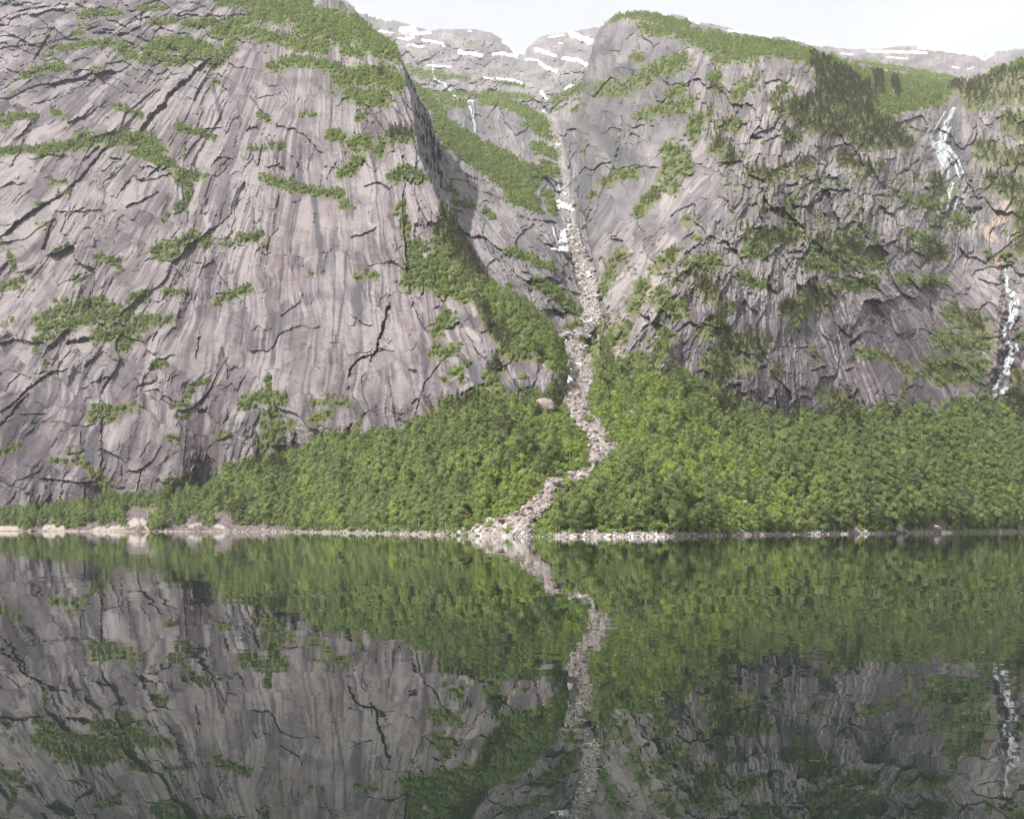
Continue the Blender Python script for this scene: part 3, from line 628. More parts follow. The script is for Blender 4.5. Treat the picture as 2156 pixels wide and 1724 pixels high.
# ---- left mountain
def build_left():
    L = Layer(); L.step = STEP; L.x0, L.y0 = -150, -110
    px, py = grid(-150, 1225, -110, 1130)
    L.px, L.py = px, py
    Y = D_LEFT(px, py)
    right_edge = [(640,-130),(719,0),(739,10),(756,27),(760,43),(769,53),(786,67),(816,87),(836,103),(845,118),(866,163),(880,200),(903,233),(914,267),(924,300),(932,335),(940,380),(950,415),(958,450),(979,507),(1002,547),(1019,573),(1041,597),(1092,632),(1119,645),(1149,675),(1176,708),(1192,762),(1199,788),(1194,802),(1190,830),(1215,900),(1215,1140)]
    poly = [(-300, 1140), (-300, -200), (640, -200)] + right_edge
    e = np.array(right_edge)
    wob = 5 * fbm(px / 17, py / 17, 21, 3)
    ex = np.interp(py, e[:, 1], e[:, 0])
    L.mask = in_poly(px + wob, py + 0.6 * wob, poly)
    # shaded side wall beyond the brink
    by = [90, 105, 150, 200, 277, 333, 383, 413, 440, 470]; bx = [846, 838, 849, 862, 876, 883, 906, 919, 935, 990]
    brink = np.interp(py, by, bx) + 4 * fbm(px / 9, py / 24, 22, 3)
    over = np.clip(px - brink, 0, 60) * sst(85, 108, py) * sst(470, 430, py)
    Y = Y + over * 4.6 * (1 + 0.55 * fbm(px / 5, py / 26, 57, 3)) + np.clip(over, 0, 8) * 1.4 * fbm(px / 14, py / 40, 58, 3)
    # rounding towards the outline
    Y = Y + 70 * np.exp(-np.clip(ex - px, 0, 400) / 9.0) * sst(430, 520, py) + 120 * np.exp(-np.clip(ex - px, 0, 400) / 14.0) * sst(110, 60, py)
    c, r = fall_coords(px, py, 690, -260)
    tear = 13 * fbm(px / 150, py / 150, 23, 3)
    cw = c + tear
    rw = r + 30 * fbm(px / 120, py / 120, 24, 3)
    smooth_face = stroke_mask(px, py, [([(700, 480), (680, 700), (620, 760)], 150), ([(560, 180), (640, 200)], 90), ([(420, 720), (520, 680)], 90), ([(880, 720), (830, 800)], 60), ([(60, 900), (250, 920), (380, 950)], 110), ([(330, 420), (300, 560)], 60), ([(120, 420), (60, 520)], 50)])
    smooth_face = sst(-0.15, 0.45, smooth_face + 0.25 * fbm(px / 60, py / 60, 25, 2))
    ru = 1 - 0.72 * smooth_face
    disp, blot, lines, wide, bandh, s1 = rock_detail(px, py, cw, rw, 600, ru, 1.15)
    top = sst(260, 60, py) * sst(700, 300, px)
    h4, e4, R4 = plates(px + 0.6 * py, py - 0.35 * px, 42, 0.5, 37, 0.8)
    disp += top * (6 * h4 - 2.5 * e4)
    Y = Y - disp * (0.25 + 0.75 * sst(0, 40, fan_top(px) - py)) + seat(D_LEFT, px, py, 90.0) * sst(1190, 1150, px)
    Y = apply_cracks(Y, px, py, CR_LEFT, 0.35)
    # colour
    gate = sst(-0.3, 0.3, fbm(cw / 70, rw / 120, 41, 3))
    stain = 0.50 + 0.95 * blot + 1.95 * lines * (0.35 + 0.65 * gate) - 0.25 * bandh
    warm = sst(0.0, 0.5, fbm(px / 130, py / 90, 43, 3)) * (0.4 + 0.6 * smooth_face) + 0.3 * lines
    lowz = sst(760, 1010, py + 70 * fbm(px / 90, py / 90, 44, 3)) + 0.8 * sst(140, 20, px + 0.15 * (py - 800)) * sst(640, 760, py)
    darkl = sst(0.04, 0.36, wide) * sst(-0.25, 0.2, fbm(cw / 90, rw / 200, 46, 2))
    dark = 0.55 * np.clip(lowz, 0, 1) * (0.62 + 1.0 * lines + 0.5 * blot) + 0.72 * darkl + 0.40 * sst(0.05, 0.5, fbm(px / 60, py / 50, 48, 3) + 0.5 * lines)
    ds = stroke_mask(px + 3 * fbm(px / 12, py / 30, 49, 2), py, DARK_STAIN)
    band = 0.9 * sst(-0.1, 0.7, ds + 0.8 * lines - 0.1) + 0.45 * sst(0.3, 0.6, fbm(cw / 11, rw / 260, 50, 2)) * gate + 0.75 * top * sst(-0.25, 0.4, fbm(px / 40, py / 18, 51, 3))
    col = rock_palette(stain, warm, dark, band)
    col = col * np.array((0.86, 0.845, 0.86))              # this face is a shade darker and more mauve than the others
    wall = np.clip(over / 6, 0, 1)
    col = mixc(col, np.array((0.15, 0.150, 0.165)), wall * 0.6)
    sc_ = sst(0.0, 0.5, stroke_mask(px + wob, py + wob, SCAR) + 0.3 * fbm(px / 8, py / 8, 52, 2))
    col = mixc(col, np.array((0.33, 0.285, 0.25)), sc_ * 0.55)
    # vegetation
    vm = stroke_mask(px, py, VEG_LEFT)
    fl = poly_mask(px, py, FLANK, 14.0, 0.55)
    vm = np.maximum(vm, fl) + veg_noise(px, py, 53) * 0.9
    ledge = sst(0.55, 0.9, s1) * sst(0.1, 0.45, fbm(px / 70, py / 60, 54, 3)) * 0.9 - 0.35
    veg = np.maximum(vm, ledge - 0.25 * smooth_face)
    veg = np.where(over > 2, -1, veg)
    g = sst(-0.30, 0.22, veg)
    col = mixc(col, MOSS + (HEATH - MOSS) * sst(-0.3, 0.5, fbm(px / 20, py / 14, 55, 3))[..., None], g * 0.9)
    L.veg = np.where(L.mask, veg, -1)
    pm = stroke_mask(px, py, PINE_STROKES_L) + 0.4 * fbm(px / 18, py / 18, 56, 2)
    L.pine = np.clip(sst(-0.1, 0.4, pm), 0, 1)
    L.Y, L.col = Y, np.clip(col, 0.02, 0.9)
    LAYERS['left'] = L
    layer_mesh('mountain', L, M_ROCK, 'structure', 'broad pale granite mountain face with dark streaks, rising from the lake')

# ---- right mountain
def build_right():
    L = Layer(); L.step = STEP; L.x0, L.y0 = 1180, 10
    px, py = grid(1180, 2310, 10, 960)
    L.px, L.py = px, py
    Y = D_RIGHT(px, py)
    left_edge = [(1700,1000),(1300,960),(1225,760),(1262,700),(1272,640),(1262,600),(1250,560),(1238,520),(1226,470),(1212,440),(1196,410),(1196,370),(1200,330),(1206,280),(1216,235),(1225,200),(1229,160),(1240,120),(1250,85),(1262,60),(1275,46),(1290,36)]
    sky_edge = [(1300,32),(1340,25),(1366,28),(1400,36),(1450,46),(1500,58),(1560,72),(1640,84),(1700,96),(1760,112),(1800,130),(1850,144),(1900,158),(1960,172),(2000,176),(2030,164),(2070,156),(2100,142),(2156,127),(2330,70),(2330,1000)]
    poly = left_edge + sky_edge
    wob = 5 * fbm(px / 13, py / 13, 121, 4)
    L.mask = in_poly(px + wob, py + 0.35 * wob, poly)
    le = np.array(left_edge[::-1]); ex = np.interp(py, le[:, 1], le[:, 0])
    sk = np.array(sky_edge); ey = np.interp(px, sk[:-1, 0], sk[:-1, 1])
    Y = Y + 60 * np.exp(-np.clip(px - ex, 0, 400) / 9.0) * sst(620, 560, py) + 170 * np.exp(-np.clip(py - ey, 0, 400) / 11.0)
    up = sst(600, 500, py + 40 * fbm(px / 80, py / 80, 122, 2))
    # coarse slab zone left of centre leans the other way
    lean = stroke_mask(px, py, [([(1420, 400), (1300, 560)], 120)])
    lean = sst(-0.2, 0.4, lean)
    slab = sst(560, 690, py + 60 * fbm(px / 100, py / 100, 125, 2)) * sst(1380, 1450, px)
    slab = np.maximum(slab, 0.70 * lean)
    slab = np.maximum(slab, 0.8 * sst(-.1, .4, stroke_mask(px, py, [([(2010, 560), (2080, 640)], 60)])))
    ru = 1.2 - 0.80 * slab
    t1 = 18 * fbm(px / 110, py / 110, 123, 3); t2 = 22 * fbm(px / 90, py / 90, 124, 3)
    ca, ra = fall_coords(px, np.maximum(py, 330), 1600, 190)
    ra = np.hypot(px - 1600, py - 190)
    A1 = rock_detail(px, py, ca * 0.62 + 0.5 * t1, ra + t2, 620, ru, 0.72)
    A2 = rock_detail(px, py, px + 0.16 * py + t1, py + t2, 650, np.full_like(px, 1.3), 0.62)
    A3 = rock_detail(px, py, px * 0.80 + py * 0.62 + t1, py * 0.8 - px * 0.62 + t2, 680, ru, 0.75)
    disp, blot, lines, wide, bandh, s1 = blend((A1, A2, A3), ((1 - up) * (1 - lean), up * (1 - lean), lean))
    gully = stroke_mask(px, py, [(pts(3, [(1700,690),(1640,850),(1650,1000),(1700,1120),(1690,1300)]), 40), (pts(6, [(2050,-60),(2060,150),(2070,300),(2055,480),(2030,640),(1970,780)]), 20)]) + 0.5 * fbm(px / 14, py / 14, 150, 3)
    Y = Y + 13 * sst(-0.2, 0.9, gully)
    Y = Y - disp * (0.55 + 0.45 * sst(0, 60, py - ey)) * (0.25 + 0.75 * sst(0, 40, fan_top(px) - py)) + seat(D_RIGHT, px, py, 90.0) * sst(1262, 1310, px)
    Y = apply_cracks(Y, px, py, CR_RIGHT, 0.3)
    stain = 0.55 + 0.80 * blot + 1.45 * lines * (0.5 + 0.5 * slab) - 0.15 * bandh
    warm = sst(0.1, 0.6, fbm(px / 90, py / 70, 139, 3)) * 0.5
    dark = slab * (1 - 0.75 * lean) * sst(590, 700, py) * (0.62 + 0.75 * lines + 0.35 * fbm(px / 45, py / 45, 140, 3)) + 0.34 * sst(0.1, 0.6, fbm(px / 50, py / 45, 141, 3))
    butt = sst(-.2, .5, stroke_mask(px, py, [([(1270, 90), (1290, 250), (1270, 420)], 85), ([(1380, 120), (1400, 260)], 60)]) + 0.3 * fbm(px / 30, py / 40, 151, 3))
    band = 0.45 * butt + 0.5 * up * sst(-0.1, 0.6, fbm(px / 60, py / 60, 142, 3)) + 0.45 * sst(0.15, 0.45, wide) + 0.8 * sst(-.4, .5, stroke_mask(px, py, S(3, [([(1700, 760), (1710, 900), (1760, 1000)], 60)])))
    col = rock_palette(stain, warm, dark, band)
    sc_ = sst(0.0, 0.5, stroke_mask(px + wob, py + wob, SCAR) + 0.45 * fbm(px / 8, py / 8, 144, 3))
    col = mixc(col, np.array((0.33, 0.265, 0.21)), sc_ * (0.35 + 0.45 * sst(1950, 2050, px)))
    vm = stroke_mask(px, py, VEG_RIGHT)
    for P in VEG_RIGHT_POLY:
        vm = np.maximum(vm, poly_mask(px, py, P, 22.0, 0.55))
    vm = vm + veg_noise(px, py, 145) * 1.0
    speck = fbm(px / 9, py / 7, 146, 3) + 0.6 * fbm(px / 60, py / 50, 147, 2) - 0.46 - 0.42 * slab + 0.25 * sst(-.2, .5, stroke_mask(px, py, [([(1420, 500), (1320, 700)], 110), ([(1600, 420), (1900, 470)], 90), ([(1980, 420), (1990, 560)], 50)]))
    speck = np.where(py < 90 + 0.1 * (px - 1250), speck - 1, speck)
    veg = np.maximum(vm, speck * 1.4)
    g = sst(-0.12, 0.22, veg)
    HE = sst(-0.3, 0.5, fbm(px / 22, py / 14, 148, 3)) + sst(60, 10, py - ey) * 0.6
    col = mixc(col, MOSS + (HEATH - MOSS) * np.clip(HE, 0, 1)[..., None], g * 0.9)
    wet = sst(0.2, 0.8, gully)
    L.veg = np.where(L.mask & (gully < 0.35), veg, -1)
    L.pine = np.clip(sst(-0.25, 0.3, stroke_mask(px, py, PINE_RIGHT) + 0.5 * fbm(px / 18, py / 18, 149, 2)) + 0.55 * (speck > 0.0) * (vm < 0), 0, 1)
    L.Y, L.col = Y, np.clip(col, 0.02, 0.9)
    LAYERS['right'] = L
    layer_mesh('mountain', L, M_ROCK, 'structure', 'dark slabby granite mountain with scattered pines and a round green top')

# ---- gully slope between the two
def build_gully():
    L = Layer(); L.step = STEP; L.x0, L.y0 = 840, 150
    px, py = grid(840, 1320, 150, 760)
    L.px, L.py = px, py
    Y = D_GULLY(px, py)
    top = np.interp(px, [840, 870, 920, 960, 990, 1050, 1130, 1160, 1200, 1260, 1330], [160, 172, 214, 212, 210, 206, 228, 238, 215, 178, 170])
    wob = 5 * fbm(px / 14, py / 14, 221, 3)
    le = np.interp(py, [100, 163, 233, 300, 380, 450, 547, 597, 645, 708, 762, 830], [866, 866, 903, 924, 940, 958, 1002, 1041, 1119, 1176, 1192, 1190])
    L.mask = (py > top + wob) & (px > le - 55) & (py < 752)
    Y = Y + 130 * np.exp(-np.clip(py - top, 0, 400) / 7.0) + np.clip(py - 712, 0, 99) * 2.0
    low = sst(330, 420, py - 0.35 * (px - 930))
    # slab strata run down to the right
    a = px * 0.64 + py * 0.77; b = -px * 0.77 + py * 0.64
    t1 = 10 * fbm(px / 70, py / 70, 222, 3)
    A1 = rock_detail(px, py, b + t1, a, 710, np.full_like(px, 0.85), 0.55)
    A2 = rock_detail(px, py, px + t1, py + t1, 740, np.full_like(px, 1.9), 0.55)
    disp, blot, lines, wide, bandh, s1 = blend((A1, A2), (low, 1 - low))
    disp = disp + low * (2.6 * fbm(b / 9 + 0.3 * t1, a / 190, 240, 3) + 3.0 * shingle(b / 26 + 0.7 * fbm(b / 40, a / 120, 241, 3), 1.0, 0.2)[0])
    lines = lines + low * 0.7 * fbm(b / 5, a / 220, 242, 3)
    axis = np.interp(py, [150, 250, 330, 400, 470, 560, 660, 760], [1150, 1160, 1180, 1190, 1200, 1215, 1235, 1240])
    trough = sst(14, 4, np.abs(px - axis)) * sst(640, 560, py)
    Y = Y - disp * (1 - 0.7 * trough) + 6 * trough
    Y = apply_cracks(Y, px, py, CR_GULLY, 0.4)
    stain = 0.45 + 0.75 * blot + 1.3 * lines
    dark = 0.30 * sst(0.1, 0.6, fbm(px / 40, py / 40, 232, 3))
    band = 0.30 + 0.4 * sst(-0.2, 0.5, fbm(px / 50, py / 40, 233, 3)) * (1 - 0.5 * low)
    band = np.maximum(band, 0.9 * sst(-.3, .6, stroke_mask(px, py, S(2, [([(620, 940), (660, 1080)], 40), ([(1300, 1140), (1380, 1180)], 30), ([(840, 660), (840, 830)], 20)]))))
    col = rock_palette(stain, 0.2 * sst(0, .5, stain), dark, band)
    rub = sst(0.0, 0.6, stroke_mask(px, py, [([(1150, 200), (1170, 290), (1185, 400), (1198, 470), (1212, 560), (1225, 620)], 16)]) + 0.3 * fbm(px / 10, py / 10, 234, 2))
    col = mixc(col, np.array((0.30, 0.28, 0.265)), rub * 0.6)
    vm = stroke_mask(px, py, VEG_GULLY)
    vm = np.maximum(vm, poly_mask(px, py, VEG_GULLY_POLY, 14.0, 0.6)) + veg_noise(px, py, 235)
    speck = (fbm(px / 9, py / 7, 236, 3) + 0.5 * fbm(px / 50, py / 40, 237, 2) - 0.60) * 1.3
    speck = np.where(py < 420, speck, speck - 0.35)
    veg = np.maximum(vm, speck)
    g = sst(-0.12, 0.22, veg)
    col = mixc(col, MOSS + (HEATH - MOSS) * (0.2 + 0.6 * sst(-0.3, 0.5, fbm(px / 22, py / 14, 238, 3)) * sst(330, 200, py))[..., None], g * 0.9)
    L.veg = np.where(L.mask, veg - 0.8 * trough, -1)
    L.pine = np.zeros_like(px)
    L.Y, L.col = Y, np.clip(col, 0.02, 0.9)
    LAYERS['gully'] = L
    layer_mesh('gully_slope', L, M_ROCK)

# ---- far mountains
def far_layer(key, name, x0, x1, y0, y1, Df, sky_edge, cracks, vegs, seed, bottom):
    L = Layer(); L.step = STEP; L.x0, L.y0 = x0, y0
    px, py = grid(x0, x1, y0, y1)
    L.px, L.py = px, py
    sk = np.array(sky_edge); ey = np.interp(px, sk[:, 0], sk[:, 1]) + 2.4 * fbm(px / 26, px * 0 + seed, seed, 4)
    L.mask = (py > ey)
    if key == 'plateau':                                    # stops behind the round green top
        L.mask &= py < np.interp(px, [1340, 1400, 1500, 1640, 1760, 1900, 2000, 2100, 2156, 2330], [70, 80, 105, 130, 160, 205, 222, 190, 175, 120])
    Y = Df(px, py) + 260 * np.exp(-np.clip(py - ey, 0, 400) / 8.0)
    cw = px + 10 * fbm(px / 60, py / 40, seed + 1, 3); rw = py + 0.15 * px + 8 * fbm(px / 60, py / 40, seed + 2, 3)
    h1, e1, R1 = plates(cw, rw, 46, 0.55, seed + 3, 0.9)
    h2, e2, R2 = plates(cw, rw, 18, 0.6, seed + 4, 0.9)
    s1, k1 = shingle(fbm(cw / 90, rw / 30, seed + 5, 4), 4.0, 0.14)
    disp = 26 * fbm(cw / 60, rw / 30, seed + 6, 3) + 18 * h1 + 9 * h2 - 6 * e1 - 4 * e2 + 14 * s1 + 7 * ridged(cw / 20, rw / 14, seed + 7, 4) + 2.5 * fbm(cw / 5, rw / 22, seed + 12, 2)
    Y = Y - disp * sst(0, 25, py - ey)
    Y = apply_cracks(Y, px, py, cracks, 1.0)
    stain = 0.42 + 0.6 * fbm(cw / 40, rw / 24, seed + 8, 4) + 0.3 * (R2[:, :, 3] - .5) + 0.35 * fbm(px / 6, py / 18, seed + 9, 2)
    col = rock_palette(stain, stain * 0, 0.22 * sst(0.1, .6, fbm(px / 30, py / 20, seed + 10, 3)), 0.25 + 0.35 * sst(-.2, .5, fbm(px / 40, py / 24, seed + 11, 3)))
    vm = stroke_mask(px, py, vegs) + veg_noise(px, py, seed + 13) * 0.9 if vegs else np.full(px.shape, -1.0)
    sp = (fbm(px / 14, py / 6, seed + 14, 3) + 0.5 * fbm(px / 60, py / 30, seed + 15, 2) - 0.34) * 1.2
    col = col * 1.15
    HEATHF = np.array((0.105, 0.108, 0.048))
    col = mixc(col, HEATHF, sst(-.1, .25, np.maximum(vm, sp + 0.02)) * 0.75)
    L.veg = np.where(L.mask, vm, -1)
    L.pine = np.zeros_like(px)
    L.Y, L.col = Y, np.clip(col, 0.02, 0.9)
    LAYERS[key] = L
    layer_mesh(name, L, M_FAR)

# ---- wooded fan and shore
def build_fan():
    L = Layer(); L.step = STEP; L.x0, L.y0 = -320, 560
    px, py = grid(-320, 2480, 560, 1150)
    L.px, L.py = px, py
    Y = D_FAN(px, py)
    wl = HY + F * (CAM_H + 1.2) / shore(px)                # keep the sheet down to 1.5 m under water
    apex = fan_top(px) - 4
    L.mask = (py > apex) & (py < wl + 2)
    w_ = (HY - py) / F * Y + CAM_H                          # height above the water
    left = sst(640, 560, px)
    d_sh = Y - shore(px)
    # bedrock at the left shore: humps
    hump = left * (2.0 * np.clip(fbm(px / 38, d_sh / 26, 301, 3) + 0.15, 0, 1) * sst(-4, 3, d_sh) * sst(30, 12, d_sh))
    Y = Y - hump * 2.2
    Y = Y - 0.5 * fbm(px / 6, py / 4, 302, 3) - left * sst(-3, 2, d_sh) * sst(34, 14, d_sh) * (2.6 * ridged(px / 16, d_sh / 9, 309, 4) + 1.2 * worley(px / 11, d_sh / 6, 310)[0])
    base = MOSS * 0.9 + (HEATH - MOSS) * sst(-.3, .5, fbm(px / 30, py / 15, 303, 3))[..., None] * 0.6
    stone = np.array((0.30, 0.28, 0.26))
    strip_w = 3.4 + 1.6 * fbm(px / 60, px * 0, 304, 2) + 1.5 * sst(980, 1060, px) * sst(1330, 1180, px)
    strip = sst(1.0, 0.0, d_sh / np.maximum(strip_w, 1.5)) * (1 - left)
    grassy = sst(1990, 2030, px) * sst(2150, 2085, px)
    col = mixc(base, stone, strip * (1 - 0.8 * grassy))
    col = mixc(col, np.array((0.16, 0.19, 0.06)), grassy * sst(6, 0, d_sh) * 0.8)
    dryz = sst(0.0, 0.5, stroke_mask(px, py, [([(1670, 1098), (1730, 1104)], 10), ([(1790, 1096), (1800, 1110)], 14), ([(1978, 1095), (2000, 1108)], 8), ([(1955, 1112), (1990, 1110)], 7)]) + 0.2 * fbm(px / 8, py / 5, 305, 2))
    col = mixc(col, np.array((0.14, 0.105, 0.065)), dryz * 0.9)
    pale = stroke_mask(px, py, [([(0, 1112), (34, 1112)], 6), ([(95, 1110), (130, 1112)], 7), ([(200, 1115), (250, 1110), (290, 1103)], 5), ([(262, 1104), (285, 1098)], 8), ([(300, 1096), (312, 1112)], 6), ([(400, 1108), (430, 1098)], 5), ([(440, 1100), (470, 1110)], 5)])
    pale = sst(0.0, 0.35, pale + 0.7 * fbm(px / 9, py / 4, 306, 4))
    purple = np.array((0.085, 0.066, 0.068)); white = np.array((0.31, 0.275, 0.245))
    rock = mixc(np.broadcast_to(purple, col.shape).copy(), np.array((0.17, 0.142, 0.135)), sst(-.35, .45, fbm(px / 14, py / 8, 307, 5, 0.7) + 0.6 * fbm(px / 3.5, py / 9, 311, 2)))
    rock = mixc(rock, white, pale)
    lz = left * sst(16, 11, w_ + 6 * fbm(px / 50, py / 50, 308, 2)) * sst(-0.25, 0.15, stroke_mask(px, py, [([(60, 1110), (100, 1100)], 12), ([(165, 1100), (230, 1102)], 22), ([(290, 1090), (340, 1100)], 26), ([(330, 1105), (470, 1098)], 18), ([(330, 1080), (345, 1095)], 16), ([(470, 1112), (640, 1112)], 7), ([(0, 1113), (640, 1117)], 6)]))
    col = mixc(col, rock, np.clip(lz + pale * left, 0, 1))
    band = sst(0.5, 0.25, np.abs(w_ - 0.35)) * left       # pale high-water line
    col = mixc(col, np.array((0.32, 0.255, 0.20)), band * 0.8)
    wet = sst(0.12, 0.0, w_)
    col = col * (1 - 0.5 * wet[..., None])
    L.mask &= True
    lz = lz * (1 - sst(0.0, 0.4, stroke_mask(px, py, S(4, [([(420,1585),(500,1570)],40), ([(180,1580),(260,1560)],50), ([(700,1540),(640,1560)],40), ([(980,1590),(1060,1560),(1150,1540)],55), ([(1250,1560),(1330,1580)],30), ([(0,1560),(140,1560)],50), ([(560,1550)],40)])) + 0.3 * fbm(px / 8, py / 5, 312, 2)))
    L.bare = np.clip(np.maximum(strip * 1.0, np.maximum(lz, dryz)), 0, 1)
    L.veg = np.where(L.mask & (d_sh > 2), 0.6 - 2 * L.bare, -1)
    L.pine = np.zeros_like(px)
    L.Y, L.col, L.d_sh = Y, np.clip(col, 0.02, 0.9), d_sh
    LAYERS['fan'] = L
    layer_mesh('forest_floor', L, M_SOIL)

# ---- rubble bed of the chute
def build_chute():
    L = Layer(); L.step = STEP; L.x0, L.y0 = 960, 440
    px, py = grid(960, 1340, 440, 1142)
    L.px, L.py = px, py
    LF, LG = LAYERS['fan'], LAYERS['gully']
    Yf = D_FAN(px, py)
    Yg = D_GULLY(px, py) + np.clip(py - 712, 0, 300) * 2.0
    tt = sst(640, 720, py)
    Y = np.minimum(Yg, Yf + 400 * (py < 600)) * (1 - tt) + Yf * tt
    Y = np.where(py < 720, np.minimum(Y, np.minimum(Yf + 600 * sst(640, 600, py), Yg)), Y)
    wob = 10 * fbm(px / 16, py / 12, 401, 4)
    d = np.minimum(seg_dist(px, py, CHUTE_L), seg_dist(px, py, CHUTE_R))
    inside = in_poly(px + wob, py + wob * 0.5, CHUTE)
    L.mask = inside & (py < HY + F * (CAM_H + 1.2) / shore(px))
    Y = Y - 1.6 - 2.5 * sst(0, 14, d) * sst(500, 700, py) - 1.3 * fbm(px / 9, py / 6, 402, 4) - 5 * sst(760, 600, py)
    L.Y = Y
    t = fbm(px / 25, py / 18, 403, 4)
    col = mixc(np.broadcast_to(np.array((0.24, 0.205, 0.188)), px.shape + (3,)), np.array((0.30, 0.28, 0.26)), sst(-.4, .4, t) * 0.6 + 0.4 * sst(860, 640, py))
    L.col = np.clip(col, 0.02, 0.9)
    LAYERS['chute'] = L
    layer_mesh('rubble_bed', L, M_SOIL)

build_left()
build_right()
build_gully()
far_layer('far', 'far_mountains', 700, 1330, 0, 340, D_FAR, [(690,-10),(730,0),(750,15),(775,30),(800,38),(830,42),(860,50),(885,58),(905,63),(950,61),(1000,62),(1035,68),(1060,84),(1085,104),(1103,112),(1112,98),(1130,80),(1150,73),(1175,70),(1200,68),(1225,62),(1255,57),(1290,52),(1340,48)], CR_FAR, VEG_FAR, 501, 340)
far_layer('plateau', 'plateau', 1340, 2310, 20, 270, D_PLAT, [(1330,45),(1390,36),(1412,29),(1440,33),(1470,46),(1520,54),(1560,66),(1620,76),(1660,79),(1700,90),(1760,100),(1800,104),(1850,103),(1890,97),(1930,96),(1960,100),(2010,106),(2060,110),(2085,113),(2100,108),(2130,104),(2160,101),(2330,80)], [(pts(3, [(800,290),(900,330)]), 2.5, 20), (pts(3, [(1220,480),(1300,490)]), 3, 14), (pts(3, [(1480,510),(1540,530)]), 4, 14), (pts(3, [(980,330),(1060,350)]), 3, 16)], S(3, [([(950,380),(1400,440),(1700,500)],22), ([(1450,480),(1740,520)],30)]), 551, 270)
build_fan()
build_chute()
print('terrain', round(time.time() - T0, 1))

# who is in front at a point of the view
def front_Y(px, py, skip=()):
    m = np.full(np.shape(px), 1e9)
    for k, L in LAYERS.items():
        if k in skip: continue
        ok = (px > L.x0) & (px < L.px[0, -1]) & (py > L.y0) & (py < L.py[-1, 0])
        if not np.any(ok): continue
        mk = sample(L.mask.astype(float), L, px, py) > 0.5
        Yv = sample(L.Y, L, px, py)
        m = np.where(ok & mk, np.minimum(m, Yv), m)
    return m

# ------------------------------------------------------------------ lake
def build_water():
    m, nt, b = new_mat('lake water')
    b.inputs['Base Color'].default_value = (0.010, 0.016, 0.0135, 1)
    b.inputs['Roughness'].default_value = 0.0
    b.inputs['IOR'].default_value = 1.333
    geo = N(nt, 'ShaderNodeNewGeometry')
    def noise_vec(scale, detail, sy=1.0, seed=0.0):
        mp = N(nt, 'ShaderNodeMapping')
        mp.inputs['Scale'].default_value = (scale, scale * sy, scale)
        mp.inputs['Location'].default_value = (seed, seed * 1.7, seed * 0.3)
        nt.links.new(geo.outputs['Position'], mp.inputs['Vector'])
        n = N(nt, 'ShaderNodeTexNoise')
        n.inputs['Scale'].default_value = 1.0; n.inputs['Detail'].default_value = detail
        nt.links.new(mp.outputs[0], n.inputs['Vector'])
        s = N(nt, 'ShaderNodeVectorMath', operation='SUBTRACT')
        s.inputs[1].default_value = (0.5, 0.5, 0.5)
        nt.links.new(n.outputs['Color'], s.inputs[0])
        return s.outputs[0], n.outputs['Fac']
    a, _ = noise_vec(1.9, 2.0, 1.3)
    c, _ = noise_vec(0.28, 2.0, 1.2, 5.0)
    _, patch = noise_vec(0.016, 2.0, 2.6, 9.0)
    mr = N(nt, 'ShaderNodeMapRange')
    mr.inputs['From Min'].default_value = 0.40; mr.inputs['From Max'].default_value = 0.66
    mr.inputs['To Min'].default_value = 0.004; mr.inputs['To Max'].default_value = 0.019
    nt.links.new(patch, mr.inputs['Value'])
    v1 = N(nt, 'ShaderNodeVectorMath', operation='SCALE')
    nt.links.new(a, v1.inputs[0]); nt.links.new(mr.outputs[0], v1.inputs['Scale'])
    v2 = N(nt, 'ShaderNodeVectorMath', operation='SCALE')
    nt.links.new(c, v2.inputs[0]); v2.inputs['Scale'].default_value = 0.010
    ad = N(nt, 'ShaderNodeVectorMath', operation='ADD')
    nt.links.new(v1.outputs[0], ad.inputs[0]); nt.links.new(v2.outputs[0], ad.inputs[1])
    ml = N(nt, 'ShaderNodeVectorMath', operation='MULTIPLY'); ml.inputs[1].default_value = (1, 1, 0)
    nt.links.new(ad.outputs[0], ml.inputs[0])
    a2 = N(nt, 'ShaderNodeVectorMath', operation='ADD'); a2.inputs[1].default_value = (0, 0, 1)
    nt.links.new(ml.outputs[0], a2.inputs[0])
    nn = N(nt, 'ShaderNodeVectorMath', operation='NORMALIZE')
    nt.links.new(a2.outputs[0], nn.inputs[0])
    nt.links.new(nn.outputs[0], b.inputs['Normal'])
    V = [(-2500, -300, 0), (2500, -300, 0), (2500, 3200, 0), (-2500, 3200, 0)]
    me = mesh_from('water', np.array(V), np.array([[0, 1, 2, 3]]), m)
    o = link('water', me)
    tag(o, None, None, None, 'structure')
build_water()

